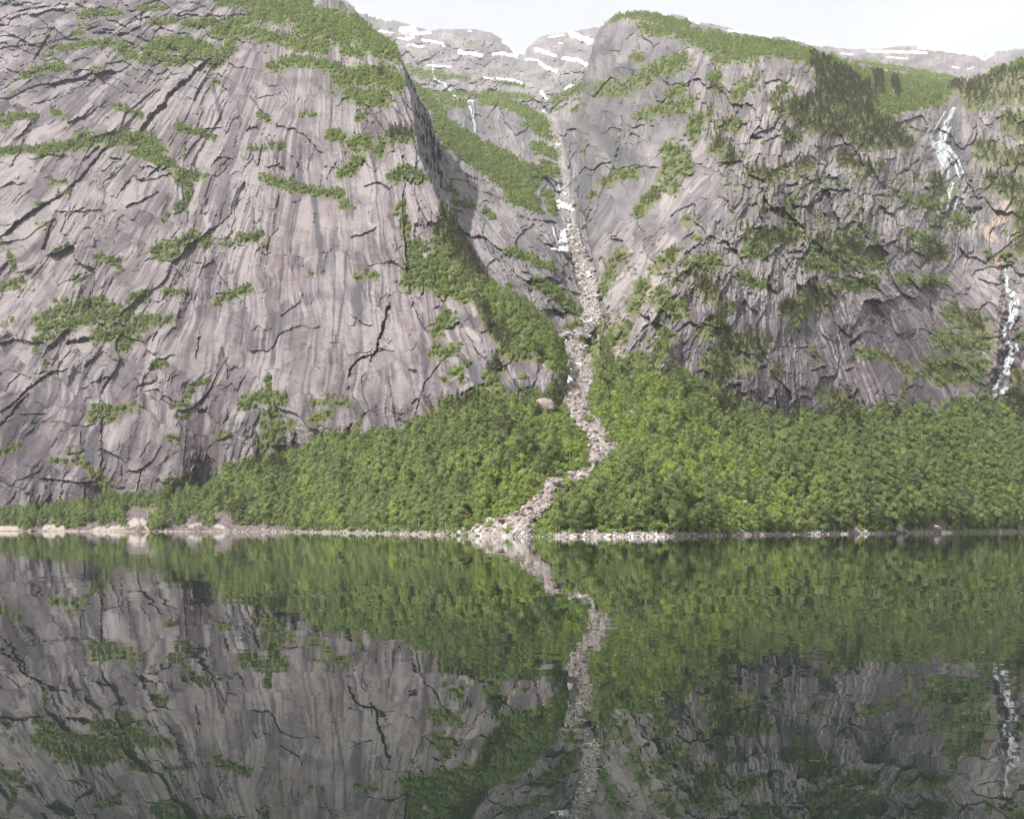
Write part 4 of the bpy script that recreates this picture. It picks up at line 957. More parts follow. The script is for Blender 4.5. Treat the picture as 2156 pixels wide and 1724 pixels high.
# ------------------------------------------------------------------ plants
def leaf_cloud(centers, radii, n_per, size, seed, squash=0.8, axis=None, tint_amp=0.14):
    """leaf-sized faces spread through clumps; colour attribute = leaf tint offset"""
    r = np.random.default_rng(seed)
    V = []; Fc = []; Cl = []
    ctr = np.mean(centers, 0) if axis is None else axis
    for (c, rad) in zip(centers, radii):
        base = r.normal(0, tint_amp * 0.35)
        for k in range(n_per):
            d = r.normal(size=3); d /= np.linalg.norm(d)
            p = np.array(c) + d * rad * (r.random() ** 0.4) * np.array((1, 1, squash))
            nrm = 0.55 * d + 1.5 * (p - ctr) / (np.linalg.norm(p - ctr) + 1e-6) + np.array((0, 0, 0.4)) + r.normal(0, 0.34, 3)
            nrm /= np.linalg.norm(nrm)
            t = np.cross(nrm, r.normal(size=3)); t /= np.linalg.norm(t) + 1e-9
            b = np.cross(nrm, t)
            s = size * r.uniform(0.6, 1.35); s2 = s * r.uniform(0.5, 0.9)
            i = len(V)
            V += [p - t * s * 0.5, p + b * s2 * 0.5, p + t * s * 0.5, p - b * s2 * 0.5]
            Fc.append((i, i + 1, i + 2, i + 3))
            q = base + r.normal(0, tint_amp * 0.6)
            Cl += [(q, q, q)] * 4
    return np.array(V), np.array(Fc), np.array(Cl)

def tube(path, radii, sides=6):
    V = []; Fc = []
    n = len(path)
    for i, (p, rd) in enumerate(zip(path, radii)):
        for k in range(sides):
            a = 2 * math.pi * k / sides
            V.append((p[0] + rd * math.cos(a), p[1] + rd * math.sin(a), p[2]))
    for i in range(n - 1):
        for k in range(sides):
            Fc.append((i * sides + k, i * sides + (k + 1) % sides, (i + 1) * sides + (k + 1) % sides, (i + 1) * sides + k))
    return V, Fc

def join(parts):
    V = []; Fc = []
    for v, f in parts:
        o = len(V)
        V += list(v); Fc += [tuple(i + o for i in q) for q in f]
    return np.array(V, float), np.array(Fc, int)

def make_birch(seed, h=8.0, wdt=2.4):
    r = np.random.default_rng(seed)
    bend = r.normal(0, 0.35, 2)
    path = [(bend[0] * t * t, bend[1] * t * t, h * 0.92 * t - 0.4 * (t == 0)) for t in (0, 0.2, 0.45, 0.7, 1.0)]
    parts = [tube(path, [0.17, 0.14, 0.10, 0.065, 0.02])]
    cs = []; rs = []
    n = 17
    for k in range(n):
        t = 0.16 + 0.80 * (k + 0.5) / n
        prof = math.sin(math.pi * min(1, (t * 0.94 + 0.06)) ** 0.85) ** 0.7
        ang = k * 2.4 + r.uniform(-0.6, 0.6)
        d = wdt * prof * r.uniform(0.25, 0.95)
        p = (bend[0] * t * t + d * math.cos(ang), bend[1] * t * t + d * math.sin(ang), h * t + r.uniform(-0.3, 0.3))
        cs.append(p); rs.append(r.uniform(0.75, 1.25) * (0.55 + 0.55 * prof))
        if k % 2 == 0:
            q = (bend[0] * t * t * 0.8, bend[1] * t * t * 0.8, h * t * 0.8)
            parts.append(tube([q, tuple(0.5 * (a + b_) for a, b_ in zip(q, p)), p], [0.06, 0.04, 0.015], 4))
    tv, tf = join(parts)
    lv, lf, lc = leaf_cloud(cs, rs, 170, 0.28, seed + 100, axis=np.array((bend[0] * .3, bend[1] * .3, h * 0.45)))
    return (tv, tf), (lv, lf, lc)

def make_pine(seed, h=10.0, wdt=1.9):
    r = np.random.default_rng(seed)
    bend = r.normal(0, 0.25, 2)
    path = [(bend[0] * t * t, bend[1] * t * t, h * 0.97 * t - 0.4 * (t == 0)) for t in (0, 0.3, 0.6, 1.0)]
    parts = [tube(path, [0.20, 0.15, 0.10, 0.02])]
    cs = []; rs = []
    n = 19; bare = r.uniform(0.18, 0.4)
    for k in range(n):
        t = bare + (0.98 - bare) * (k + 0.5) / n
        prof = (1 - ((t - bare) / (1 - bare)) ** 1.6) * 0.85 + 0.18
        ang = k * 2.4 + r.uniform(-0.5, 0.5)
        d = wdt * prof * r.uniform(0.35, 1.0)
        p = (bend[0] * t * t + d * math.cos(ang), bend[1] * t * t + d * math.sin(ang), h * t + 0.12 * d)
        cs.append(p); rs.append(r.uniform(0.55, 0.9) * (0.5 + 0.5 * prof))
        q = (bend[0] * t * t, bend[1] * t * t, h * t - 0.1)
        parts.append(tube([q, p], [0.05, 0.015], 4))
    tv, tf = join(parts)
    lv, lf, lc = leaf_cloud(cs, rs, 56, 0.34, seed + 200, squash=0.5, axis=np.array((0, 0, h * 0.5)), tint_amp=0.3)
    return (tv, tf), (lv, lf, lc)

def make_shrub(seed, h=2.4, wdt=1.7):
    r = np.random.default_rng(seed)
    cs = []; rs = []
    for k in range(8):
        a = r.uniform(0, 6.28); d = wdt * math.sqrt(r.random()) * 0.75
        cs.append((d * math.cos(a), d * math.sin(a), h * r.uniform(0.15, 0.75) * (1 - 0.35 * d / wdt))); rs.append(r.uniform(0.5, 0.85))
    return leaf_cloud(cs, rs, 64, 0.29, seed + 300, axis=np.array((0, 0, 0.2)))

BIRCH = []; PINE = []; SHRUB = []
for k in range(6):
    (tv, tf), (lv, lf, lc) = make_birch(20 + k, [8.0, 8.6, 7.4, 8.2, 9.0, 7.8][k], [2.5, 2.1, 2.8, 2.6, 2.2, 3.0][k])
    BIRCH.append((mesh_from('birch_trunk', tv, tf, M_BARK), mesh_from('birch_crown', lv, lf, M_BIRCH, lc), (tv, tf, lv, lf, lc)))
for k in range(5):
    (tv, tf), (lv, lf, lc) = make_pine(40 + k, [10.0, 9.0, 11.0, 8.5, 10.0][k], [1.9, 2.2, 1.7, 2.3, 1.5][k])
    PINE.append((mesh_from('pine_trunk', tv, tf, M_PBARK), mesh_from('pine_crown', lv, lf, M_PINE, lc), (tv, tf, lv, lf, lc)))
for k in range(5):
    lv, lf, lc = make_shrub(60 + k, [2.4, 2.0, 2.8, 2.2, 1.8][k], [1.7, 2.0, 1.5, 1.8, 2.1][k])
    SHRUB.append(mesh_from('shrub', lv, lf, M_SHRUB, lc))

def whole(tree, m1, m2, name):
    tv, tf, lv, lf, lc = tree
    V = np.r_[tv, lv]; Fc = np.r_[tf, lf + len(tv)]
    me = mesh_from(name, V, Fc, m1, np.r_[np.zeros((len(tv), 3)), lc])
    me.materials.append(m2)
    me.polygons.foreach_set('material_index', np.r_[np.zeros(len(tf), np.int32), np.ones(len(lf), np.int32)])
    return me
def proto(name, me):
    return bpy.data.objects.new(name, me)           # template for the uncountable rest, not in the scene itself
P_BIRCH = [proto('birch_tree', whole(b[2], M_BARK, M_BIRCH, 'birch_tree')) for b in BIRCH]
P_PINE = [proto('pine_tree', whole(b[2], M_PBARK, M_PINE, 'pine_tree')) for b in PINE]
P_SHRUB = [proto('shrub', s) for s in SHRUB]

def scatter(name, P, scale, rot, var, tint, protos, label):
    """one 'stuff' object: points that carry instances"""
    n = len(P)
    me = bpy.data.meshes.new(name)
    me.vertices.add(n); me.vertices.foreach_set('co', np.ascontiguousarray(P, np.float32).ravel())
    for nm, typ, dat in (('size', 'FLOAT_VECTOR', scale), ('rot', 'FLOAT_VECTOR', rot), ('variant', 'INT', var), ('tint', 'FLOAT', tint)):
        a = me.attributes.new(nm, typ, 'POINT')
        key = {'FLOAT_VECTOR': 'vector', 'INT': 'value', 'FLOAT': 'value'}[typ]
        a.data.foreach_set(key, np.ascontiguousarray(dat, np.int32 if typ == 'INT' else np.float32).ravel())
    o = link(name, me)
    tag(o, label, None, None, 'stuff')
    ng = bpy.data.node_groups.new(name, 'GeometryNodeTree')
    ng.interface.new_socket('Geometry', in_out='INPUT', socket_type='NodeSocketGeometry')
    ng.interface.new_socket('Geometry', in_out='OUTPUT', socket_type='NodeSocketGeometry')
    gi = N(ng, 'NodeGroupInput'); go = N(ng, 'NodeGroupOutput')
    jn = N(ng, 'GeometryNodeJoinGeometry')
    for p in protos[::-1]:
        oi = N(ng, 'GeometryNodeObjectInfo')
        oi.inputs['Object'].default_value = p
        oi.inputs['As Instance'].default_value = True
        ng.links.new(oi.outputs['Geometry'], jn.inputs[0])
    ip = N(ng, 'GeometryNodeInstanceOnPoints')
    ip.inputs['Pick Instance'].default_value = True
    def attr(nm, typ):
        a = N(ng, 'GeometryNodeInputNamedAttribute', data_type=typ)
        a.inputs['Name'].default_value = nm
        return a.outputs['Attribute']
    ng.links.new(gi.outputs[0], ip.inputs['Points'])
    ng.links.new(jn.outputs[0], ip.inputs['Instance'])
    ng.links.new(attr('variant', 'INT'), ip.inputs['Instance Index'])
    ng.links.new(attr('rot', 'FLOAT_VECTOR'), ip.inputs['Rotation'])
    ng.links.new(attr('size', 'FLOAT_VECTOR'), ip.inputs['Scale'])
    ng.links.new(ip.outputs[0], go.inputs[0])
    md = o.modifiers.new('scatter', 'NODES')
    md.node_group = ng
    return o

# ---- choose where plants stand
def grid_area(L):
    X, Y, Z = world(L.px, L.py, L.Y)
    # area per cell seen from above-ish: use horizontal + a share of the steep area
    ax = np.abs(np.gradient(X, axis=1)); ay = np.abs(np.gradient(Y, axis=0)); az = np.abs(np.gradient(Z, axis=0))
    return ax * np.hypot(ay, az)

def pick(L, weight, n, seed, min_d):
    """n random points on a layer, weight per grid cell, with a minimum spacing in metres"""
    r = np.random.default_rng(seed)
    p = np.where(L.mask, np.maximum(weight, 0), 0).ravel()
    n0 = int(n)
    cdf = np.cumsum(p)
    k = np.searchsorted(cdf, r.random(n0) * cdf[-1])
    k = np.clip(k, 0, p.size - 1)
    i, j = np.unravel_index(k, L.mask.shape)
    px = L.px[i, j] + r.uniform(-0.5, 0.5, n0) * L.step; py = L.py[i, j] + r.uniform(-0.5, 0.5, n0) * L.step
    Y = sample(L.Y, L, px, py)
    P = np.c_[world(px, py, Y)]
    key = np.floor(P[:, 0] / min_d).astype(np.int64) * 1000003 + np.floor(P[:, 1] / min_d).astype(np.int64) * 7919 + np.floor(P[:, 2] / min_d).astype(np.int64)
    _, u = np.unique(key, return_index=True)
    return P[u], px[u], py[u]

trees = {'birch': [], 'pine': [], 'shrub': []}           # rows: x y z px py scale tint zone
def add(kind, P, px, py, size, tint, zone):
    for a in zip(P, px, py, size, tint):
        trees[kind].append((*a[0], a[1], a[2], a[3], a[4], zone))

chute_d = lambda px, py: np.where(in_poly(px, py, CHUTE), -1.0, 1.0) * np.minimum(seg_dist(px, py, CHUTE_L), seg_dist(px, py, CHUTE_R))

def plant_fan():
    L = LAYERS['fan']
    area = grid_area(L)
    other = front_Y(L.px, L.py, ('fan', 'chute', 'far', 'plateau'))
    vis = (L.Y < other + 4)
    cd = chute_d(L.px, L.py)
    wgt = area * vis * (L.veg > 0.1) * (cd > 3)
    P, px, py = pick(L, wgt, 24000, 801, 3.15)
    r = np.random.default_rng(802)
    tall = 9.5 * F / P[:, 1]
    ok = ~(in_poly(px, py - 0.55 * tall, CHUTE) | in_poly(px, py - 0.9 * tall, CHUTE) | in_poly(px - 0.28 * tall, py - 0.4 * tall, CHUTE) | in_poly(px + 0.28 * tall, py - 0.4 * tall, CHUTE) | in_poly(px, py - 0.25 * tall, CHUTE))
    nk = (~ok) & (chute_d(px, py) > 2)
    rs = np.random.default_rng(809); q = nk.sum()
    add('shrub', P[nk], px[nk], py[nk], rs.uniform(0.45, 1.0, q) * 0.9, 0.55 + rs.normal(0, 0.1, q), 'fan')
    P2, px2, py2 = pick(L, area * vis * (cd > 2) * (cd < 40), 6000, 808, 1.5)
    q = len(P2)
    add('shrub', P2, px2, py2, rs.uniform(0.35, 0.8, q), 0.52 + rs.normal(0, 0.1, q), 'fan')
    P, px, py = P[ok], px[ok], py[ok]
    n = len(P)
    Y = P[:, 1]; dsh = Y - shore(px)
    bright = sst(-0.1, 0.4, stroke_mask(px, py, [([(1330, 880), (1480, 960), (1560, 1040)], 95), ([(1180, 900), (1200, 960)], 40), ([(1100, 1010), (1060, 1060)], 40), ([(1620, 1060), (1700, 1090)], 40), ([(1140, 890), (1230, 970)], 30)]) + 0.3 * fbm(px / 30, py / 20, 811, 2))
    tf = fbm(px / 45, py / 25, 812, 3)
    big = 1.06 + 0.36 * sst(1450, 2000, px) + 0.22 * sst(900, 500, px) + 0.10 * sst(1000, 700, px)
    big = big * (1 - 0.30 * bright) * (1 - 0.20 * sst(1000, 860, py) * (px < 1250))
    big = big * np.where(px < 470, 0.62, 1.0)
    edge = sst(18, 3, np.abs(cd[0, 0] * 0 + chute_d(px, py)))
    size = big * (0.58 + 0.75 * r.random(n) ** 1.5) * (1 - 0.35 * edge)
    tint = 0.47 + 0.30 * tf + 0.22 * bright + r.normal(0, 0.16, n)
    pz = sst(-0.1, 0.4, stroke_mask(px, py, S(6, [([(700,950),(900,850),(1030,1000)],110), ([(560,950)],50), ([(1000,870),(1250,920)],60), ([(240,900),(300,950)],40), ([(2080,830),(2100,950)],70)]) + S(5, [([(900,1050),(1100,1090)],50), ([(700,1200)],40), ([(480,1380)],30)]) + S(4, [([(1420,1480),(1480,1560)],50), ([(1600,1330),(1800,1300)],40)])))
    is_p = r.random(n) < pz * 0.75 + 0.015
    is_s = (~is_p) & (r.random(n) < 0.06 + 0.65 * bright + 0.5 * edge + 0.25 * (px < 470))
    b = ~(is_p | is_s)
    add('birch', P[b], px[b], py[b], size[b], tint[b], 'fan')
    add('pine', P[is_p], px[is_p], py[is_p], size[is_p] * 0.95, 0.5 + r.normal(0, 0.12, is_p.sum()), 'fan')
    add('shrub', P[is_s], px[is_s], py[is_s], size[is_s] * 1.5, tint[is_s] + 0.05, 'fan')
    # low bushes along the water's edge
    w2 = area * (L.d_sh > 2.0) * (L.d_sh < 14) * (cd > 8) * (1 - L.bare) * (L.px > 0)
    P, px, py = pick(L, w2, 1300, 803, 2.0)
    r = np.random.default_rng(804); n = len(P)
    add('shrub', P, px, py, r.uniform(0.7, 1.5, n), 0.5 + 0.2 * fbm(px / 30, py / 20, 813, 2) + r.normal(0, 0.1, n), 'shore')
    # bushes growing in the chute
    L2 = LAYERS['chute']
    w3 = np.where(L2.mask, 1.0, 0) * sst(-0.2, 0.4, stroke_mask(L2.px, L2.py, S(5, [([(1690,1060)],24), ([(1430,1300),(1440,1340)],22), ([(1060,1610)],20), ([(940,1600)],18), ([(1640,360),(1680,340)],40), ([(1520,420)],25), ([(1600,480),(1570,520)],25), ([(1440,340),(1500,320)],20), ([(1560,930)],15)]))) 
    P, px, py = pick(L2, w3, 260, 805, 1.6)
    r = np.random.default_rng(806); n = len(P)
    add('shrub', P, px, py, r.uniform(0.5, 1.1, n), 0.5 + r.normal(0, 0.1, n), 'chute')

def plant_cliff(key, n, seed, birch_share, size_lo, size_hi, md):
    L = LAYERS[key]
    area = grid_area(L) ** 0.75
    front = front_Y(L.px, L.py, (key, 'chute'))
    vis = L.Y < front + 6
    wgt = area * sst(-0.22, 0.45, L.veg) ** 1.7 * vis
    P, px, py = pick(L, wgt, n, seed, md)
    r = np.random.default_rng(seed + 1)
    m = len(P)
    pine = sample(L.pine, L, px, py)
    veg = sample(L.veg, L, px, py)
    u = r.random(m)
    is_p = u < pine * 0.85
    dens = sst(0.1, 0.6, veg)
    is_b = (~is_p) & (r.random(m) < birch_share * dens)
    is_s = ~(is_p | is_b)
    tf = fbm(px / 30, py / 22, seed + 5, 3)
    far = np.clip(P[:, 1] / 800, 0.7, 1.6)
    tint = 0.46 + 0.2 * tf + 0.14 * sst(380, 200, py) + r.normal(0, 0.09, m)
    s = r.uniform(size_lo, size_hi, m) * (0.75 + 0.35 * dens)
    add('pine', P[is_p], px[is_p], py[is_p], (s * 0.62)[is_p], tint[is_p], key)
    add('birch', P[is_b], px[is_b], py[is_b], (s * 0.58)[is_b], tint[is_b], key)
    add('shrub', P[is_s], px[is_s], py[is_s], (s * 1.15)[is_s], tint[is_s] + 0.02, key)

plant_fan()
plant_cliff('left', 12000, 821, 0.35, 0.75, 1.25, 2.2)
plant_cliff('right', 15000, 831, 0.40, 0.75, 1.25, 2.4)
plant_cliff('gully', 7000, 841, 0.15, 0.8, 1.3, 2.6)
plant_cliff('far', 1400, 851, 0.0, 0.8, 1.5, 4.0)
plant_cliff('plateau', 900, 861, 0.0, 0.8, 1.6, 4.0)
for k in trees:
    trees[k] = (np.array([t[:7] for t in trees[k]], float), np.array([t[7] for t in trees[k]]))
print('plants', {k: len(v[0]) for k, v in trees.items()}, round(time.time() - T0, 1))

# ---- which ones are built one by one: the ones that show largest, not hidden by their neighbours
def visible_largest(kind, A, Z, n, height):
    px, py, Y, s = A[:, 3], A[:, 4], A[:, 1], A[:, 5]
    hp = height * s * F / Y                                  # height in photo pixels
    inside = (px > 4) & (px < 2152) & (py > 4)
    allA = np.concatenate([trees[k][0] for k in ('birch', 'pine', 'shrub')])
    hh = np.concatenate([np.full(len(trees[k][0]), h) for k, h in (('birch', 8.0), ('pine', 10.0), ('shrub', 2.4))])
    ax, ay, aY, ah = allA[:, 3], allA[:, 4], allA[:, 1], hh * allA[:, 5] * F / allA[:, 1]
    score = np.zeros(len(A))
    cand = np.argsort(-hp * inside)[: n * 9]
    for i in cand:
        if not inside[i]: continue
        near = (np.abs(ax - px[i]) < 0.30 * np.minimum(ah, hp[i]) + 2) & (aY < Y[i] - 0.5) & (ay - ah < py[i] - hp[i] * 0.15) & (ay > py[i])
        cover = 0.0
        if near.any():
            cover = np.max(np.clip((py[i] - (ay - ah)[near]) / hp[i], 0, 1))
        score[i] = hp[i] * (1 - cover)
    return np.argsort(-score)[:n]

# ------------------------------------------------------------------ describing plants by where they stand
def shade_word(t):
    return 'dark green' if t < 0.40 else ('green' if t < 0.58 else 'yellow-green')
def fan_place(px, py, Y):
    d = Y - float(shore(np.array([px]))[0])
    row = 'in front row' if d < 9 else ('in second row' if d < 22 else ('halfway up the fan' if d < 70 else 'high on the fan'))
    if px < 210: return row, 'below the streaked slab'
    if px < 470: return row, 'above the pale bedrock'
    if px < 640: return row, 'where the bedrock ends'
    if px < 760: return row, 'under the tall wall'
    if px < 880: return row, 'along the stony shore'
    if px < 1010: return row, 'just before the chute'
    if px < 1110: return row, 'on the near chute bank'
    if px < 1240: return row, 'on the far chute bank'
    if px < 1370: return row, 'behind the white beach'
    if px < 1500: return row, 'by the brown bank'
    if px < 1640: return row, 'by the fallen trunk'
    if px < 1760: return row, 'among yellow-green bushes'
    if px < 1860: return row, 'before the shore boulder'
    if px < 1960: return row, 'behind the shore boulder'
    if px < 2060: return row, 'by the grassy flat'
    return row, 'by the pale stems'
def cliff_place(zone, px, py):
    if zone == 'left':
        if py < 150: return 'on the green summit shoulder' if px > 450 else 'on a high ledge of the pale face'
        if px > 840 and py > 590: return 'on the wooded flank above the boulder chute'
        if px > 830: return 'on the dark rib beside the gully' if py > 420 else 'on the upper rib beside the shaded wall'
        if py < 300: return 'on a ledge under the summit'
        if py < 420: return 'on the long ledge across the pale face'
        if py < 620: return 'on a small ledge amid the pale face'
        if py < 760: return 'on the bushy terrace of the pale face'
        if px > 480: return 'at the foot of the pale face'
        return 'on a low ledge of the streaked slab'
    if zone == 'right':
        if px > 2010 and py < 420: return 'on the dark wooded ridge behind the waterfall'
        if px > 1990: return 'on the broken cliff beside the cascade'
        if py < 150: return 'on the round green mountain top'
        if py < 330 and px > 1580: return 'on the pine shoulder above the broken cliff'
        if py < 330: return 'on the grey buttress above the gully'
        if py < 520: return 'on the broken cliff of the dark mountain'
        if px < 1420: return 'on the slope above the boulder chute'
        if py < 660: return 'on the ledges above the dark slabs'
        if px > 1920: return 'on the green rib beside the cascade'
        return 'among the dark slabs'
    if zone == 'gully': return 'on the steep green slope inside the gully'
    if zone in ('far',): return 'on the bench below the snowy mountains'
    if zone == 'plateau': return 'on the snowy plateau'
    if zone == 'chute': return 'rooted among the boulders of the chute'
    return ''

def describe(kind, row, zone):
    x, y, z, px, py, s, t = row
    word = {'birch': 'birch', 'pine': 'pine', 'shrub': 'bush'}[kind]
    lo = {'birch': 'small', 'pine': 'short', 'shrub': 'low'}[kind]; hi = {'birch': 'tall', 'pine': 'tall', 'shrub': 'large'}[kind]
    med = {'birch': 0.75, 'pine': 0.6, 'shrub': 1.2}[kind]
    size = lo if s < med else hi
    if zone in ('fan', 'shore'):
        a, b = fan_place(px, py, y)
        return f'{size} {shade_word(t)} {word} {a} {b}', f'{word} trees {b}' if kind != 'shrub' else f'bushes {b}'
    pl = cliff_place(zone, px, py)
    return f'{size} {shade_word(t)} {word} {pl}'.replace('wooded ridge behind the waterfall', 'ridge behind the waterfall'), f'{word} trees {pl}' if kind != 'shrub' else f'bushes {pl}'

NAMED = []                                              # (object, label, x in the view)
ONES = ['', 'first', 'second', 'third', 'fourth', 'fifth', 'sixth', 'seventh', 'eighth', 'ninth', 'tenth', 'eleventh', 'twelfth', 'thirteenth', 'fourteenth', 'fifteenth', 'sixteenth', 'seventeenth', 'eighteenth', 'nineteenth']
TENS = {2: ('twentieth', 'twenty'), 3: ('thirtieth', 'thirty'), 4: ('fortieth', 'forty'), 5: ('fiftieth', 'fifty'), 6: ('sixtieth', 'sixty'), 7: ('seventieth', 'seventy')}
def ordinal(n):
    if n < 20: return ONES[n]
    a, b = divmod(n, 10)
    return TENS[a][0] if b == 0 else TENS[a][1] + '-' + ONES[b]
def settle_labels():
    by = {}
    for o, lab, x in NAMED: by.setdefault(lab, []).append((x, o))
    for lab, L in by.items():
        L.sort(key=lambda t: t[0])
        for k, (x, o) in enumerate(L):
            o['label'] = lab if len(L) == 1 else f'{lab}, ' + (f'{ordinal(k + 1)} from left' if len(L) > 2 else ('the left one' if k == 0 else 'the right one'))

VARS = {'birch': 6, 'pine': 5, 'shrub': 5}
def place_all(kind, n_ind, height, protos, stuff_name, stuff_label):
    A, Z = trees[kind]
    r = np.random.default_rng({'birch': 1, 'pine': 2, 'shrub': 3}[kind] + 900)
    n = len(A)
    var = r.integers(0, VARS[kind], n)
    rz = r.uniform(0, 6.283, n); tx = r.normal(0, 0.05, n); ty = r.normal(0, 0.05, n)
    wd = r.uniform(0.85, 1.2, n)
    sel = visible_largest(kind, A, Z, n_ind, height)
    rest = np.ones(n, bool); rest[sel] = False
    first = {}
    for i in sel:
        s = A[i, 5]; k = int(var[i])
        loc = (A[i, 0], A[i, 1], A[i, 2] - 0.15)
        rot = (tx[i], ty[i], rz[i]); scl = (s * wd[i], s * wd[i], s)
        lab, grp = describe(kind, A[i], Z[i])
        nm = {'birch': 'birch_tree', 'pine': 'pine_tree', 'shrub': 'shrub'}[kind]
        if kind == 'shrub':
            o = bpy.data.objects.new(nm, SHRUB[k]); C.objects.link(o); o['tint'] = float(A[i, 6])
        else:
            src = (BIRCH if kind == 'birch' else PINE)[k]
            o = bpy.data.objects.new(nm, None); C.objects.link(o)
            o.empty_display_size = 0.5
            if k not in first:
                tr = bpy.data.objects.new('trunk', src[0]); cr = bpy.data.objects.new('crown', src[1])
                first[k] = (tr, cr)
            else:
                tr = first[k][0].copy(); cr = first[k][1].copy()
            for ch in (tr, cr):
                C.objects.link(ch); ch.parent = o
            cr['tint'] = float(A[i, 6])
        o.location = loc; o.rotation_euler = rot; o.scale = scl
        NAMED.append((o, lab, A[i, 3]))
        tag(o, lab, {'birch': 'birch tree', 'pine': 'pine tree', 'shrub': 'bush'}[kind], grp)
    R = A[rest]
    scatter(stuff_name, R[:, :3] - np.array((0, 0, 0.15)), np.c_[R[:, 5] * wd[rest], R[:, 5] * wd[rest], R[:, 5]], np.c_[tx[rest], ty[rest], rz[rest]], var[rest], R[:, 6], protos, stuff_label)

place_all('birch', 300, 8.0, P_BIRCH, 'birch_forest', 'dense green birch forest covering the fans and ledges')
place_all('pine', 300, 10.0, P_PINE, 'pine_forest', 'dark pines scattered over the cliffs and ridges')
place_all('shrub', 300, 2.4, P_SHRUB, 'undergrowth', 'low green scrub on ledges and slopes')
print('trees placed', round(time.time() - T0, 1))

# ------------------------------------------------------------------ boulders
def make_stone(seed, flat=0.7):
    r = np.random.default_rng(seed)
    import bmesh
    bm = bmesh.new()
    bmesh.ops.create_icosphere(bm, subdivisions=2, radius=0.5)
    V = np.array([v.co[:] for v in bm.verts])
    # cut by random planes for facets
    for k in range(9):
        n = r.normal(size=3); n /= np.linalg.norm(n)
        d = r.uniform(0.24, 0.42)
        t = V @ n
        V = np.where((t > d)[:, None], V - n * (t - d)[:, None], V)
    V = V * np.array((r.uniform(0.9, 1.25), r.uniform(0.8, 1.1), flat * r.uniform(0.85, 1.15)))
    V += r.normal(0, 0.012, V.shape)
    Fc = np.array([[v.index for v in f.verts] for f in bm.faces])
    bm.free()
    return mesh_from('boulder', V, Fc, M_STONE)
STONES = [make_stone(700 + k, 0.72) for k in range(8)]
P_STONE = [proto('boulder', s) for s in STONES]

ROCKS = []                                                  # x y z px py size tint
def place_rocks():
    L = LAYERS['chute']
    area = grid_area(L)
    r = np.random.default_rng(911)
    def put(P, px, py, size, tint):
        for a in zip(P, px, py, size, tint):
            ROCKS.append((*a[0], a[1], a[2], a[3], a[4]))
    mp = L.Y / F                                            # metres per photo pixel
    P, px, py = pick(L, mp ** 0.8, 5200, 912, 0.75)
    n = len(P)
    patch = fbm(px / 22, py / 14, 918, 3)
    size = (0.40 + 1.0 * r.random(n) ** 2.6 + 2.3 * (r.random(n) ** 13)) * (1 + 0.9 * patch)
    size = np.maximum(size, 0.3) * (0.9 + 0.5 * sst(900, 600, py))
    lightz = 1.6 * sst(860, 660, py) + 0.9 * sst(1095, 1115, py)
    put(P, px, py, size, 0.45 + 0.20 * lightz + 0.25 * patch + r.normal(0, 0.17, n))
    # gully above
    LG = LAYERS['gully']
    wg = sst(0.1, 0.5, stroke_mask(LG.px, LG.py, [([(1150, 200), (1170, 290), (1185, 400), (1198, 470), (1212, 560)], 12)]) + 0.9 * fbm(LG.px / 16, LG.py / 16, 917, 3)) * LG.Y / F
    P, px, py = pick(LG, wg, 420, 913, 1.2); n = len(P)
    put(P, px, py, 0.9 + 2.2 * r.random(n) ** 2.5, 0.55 + r.normal(0, 0.15, n))
    # stony shore
    LF = LAYERS['fan']
    sw = np.interp(LF.px, [400, 470, 800, 960, 1050, 1300, 1420, 1900, 1990, 2070, 2100, 2156], [0, 3.0, 3.6, 4.4, 7, 6, 4.2, 3.8, 0.8, 0.8, 2.6, 2.6]) * (1 + 0.5 * perlin(LF.px / 28, LF.px * 0, 914))
    wf = ((LF.d_sh > -1.2) & (LF.d_sh < sw) & (LF.px > 452)) * 1.0
    gr = (LF.px > 2005) & (LF.px < 2080)
    wf = wf * np.where(gr, 0.12, 1) * (0.5 + 0.5 * sst(-.3, .3, perlin(LF.px / 12, LF.px * 0 + 2, 915)))
    P, px, py = pick(LF, wf, 5200, 916, 0.55); n = len(P)
    size = 0.45 + 0.75 * r.random(n) ** 2.4 + 1.0 * r.random(n) ** 16
    put(P, px, py, size, 0.62 + 0.08 * sst(960, 1080, px) * sst(1460, 1380, px) + r.normal(0, 0.17, n))
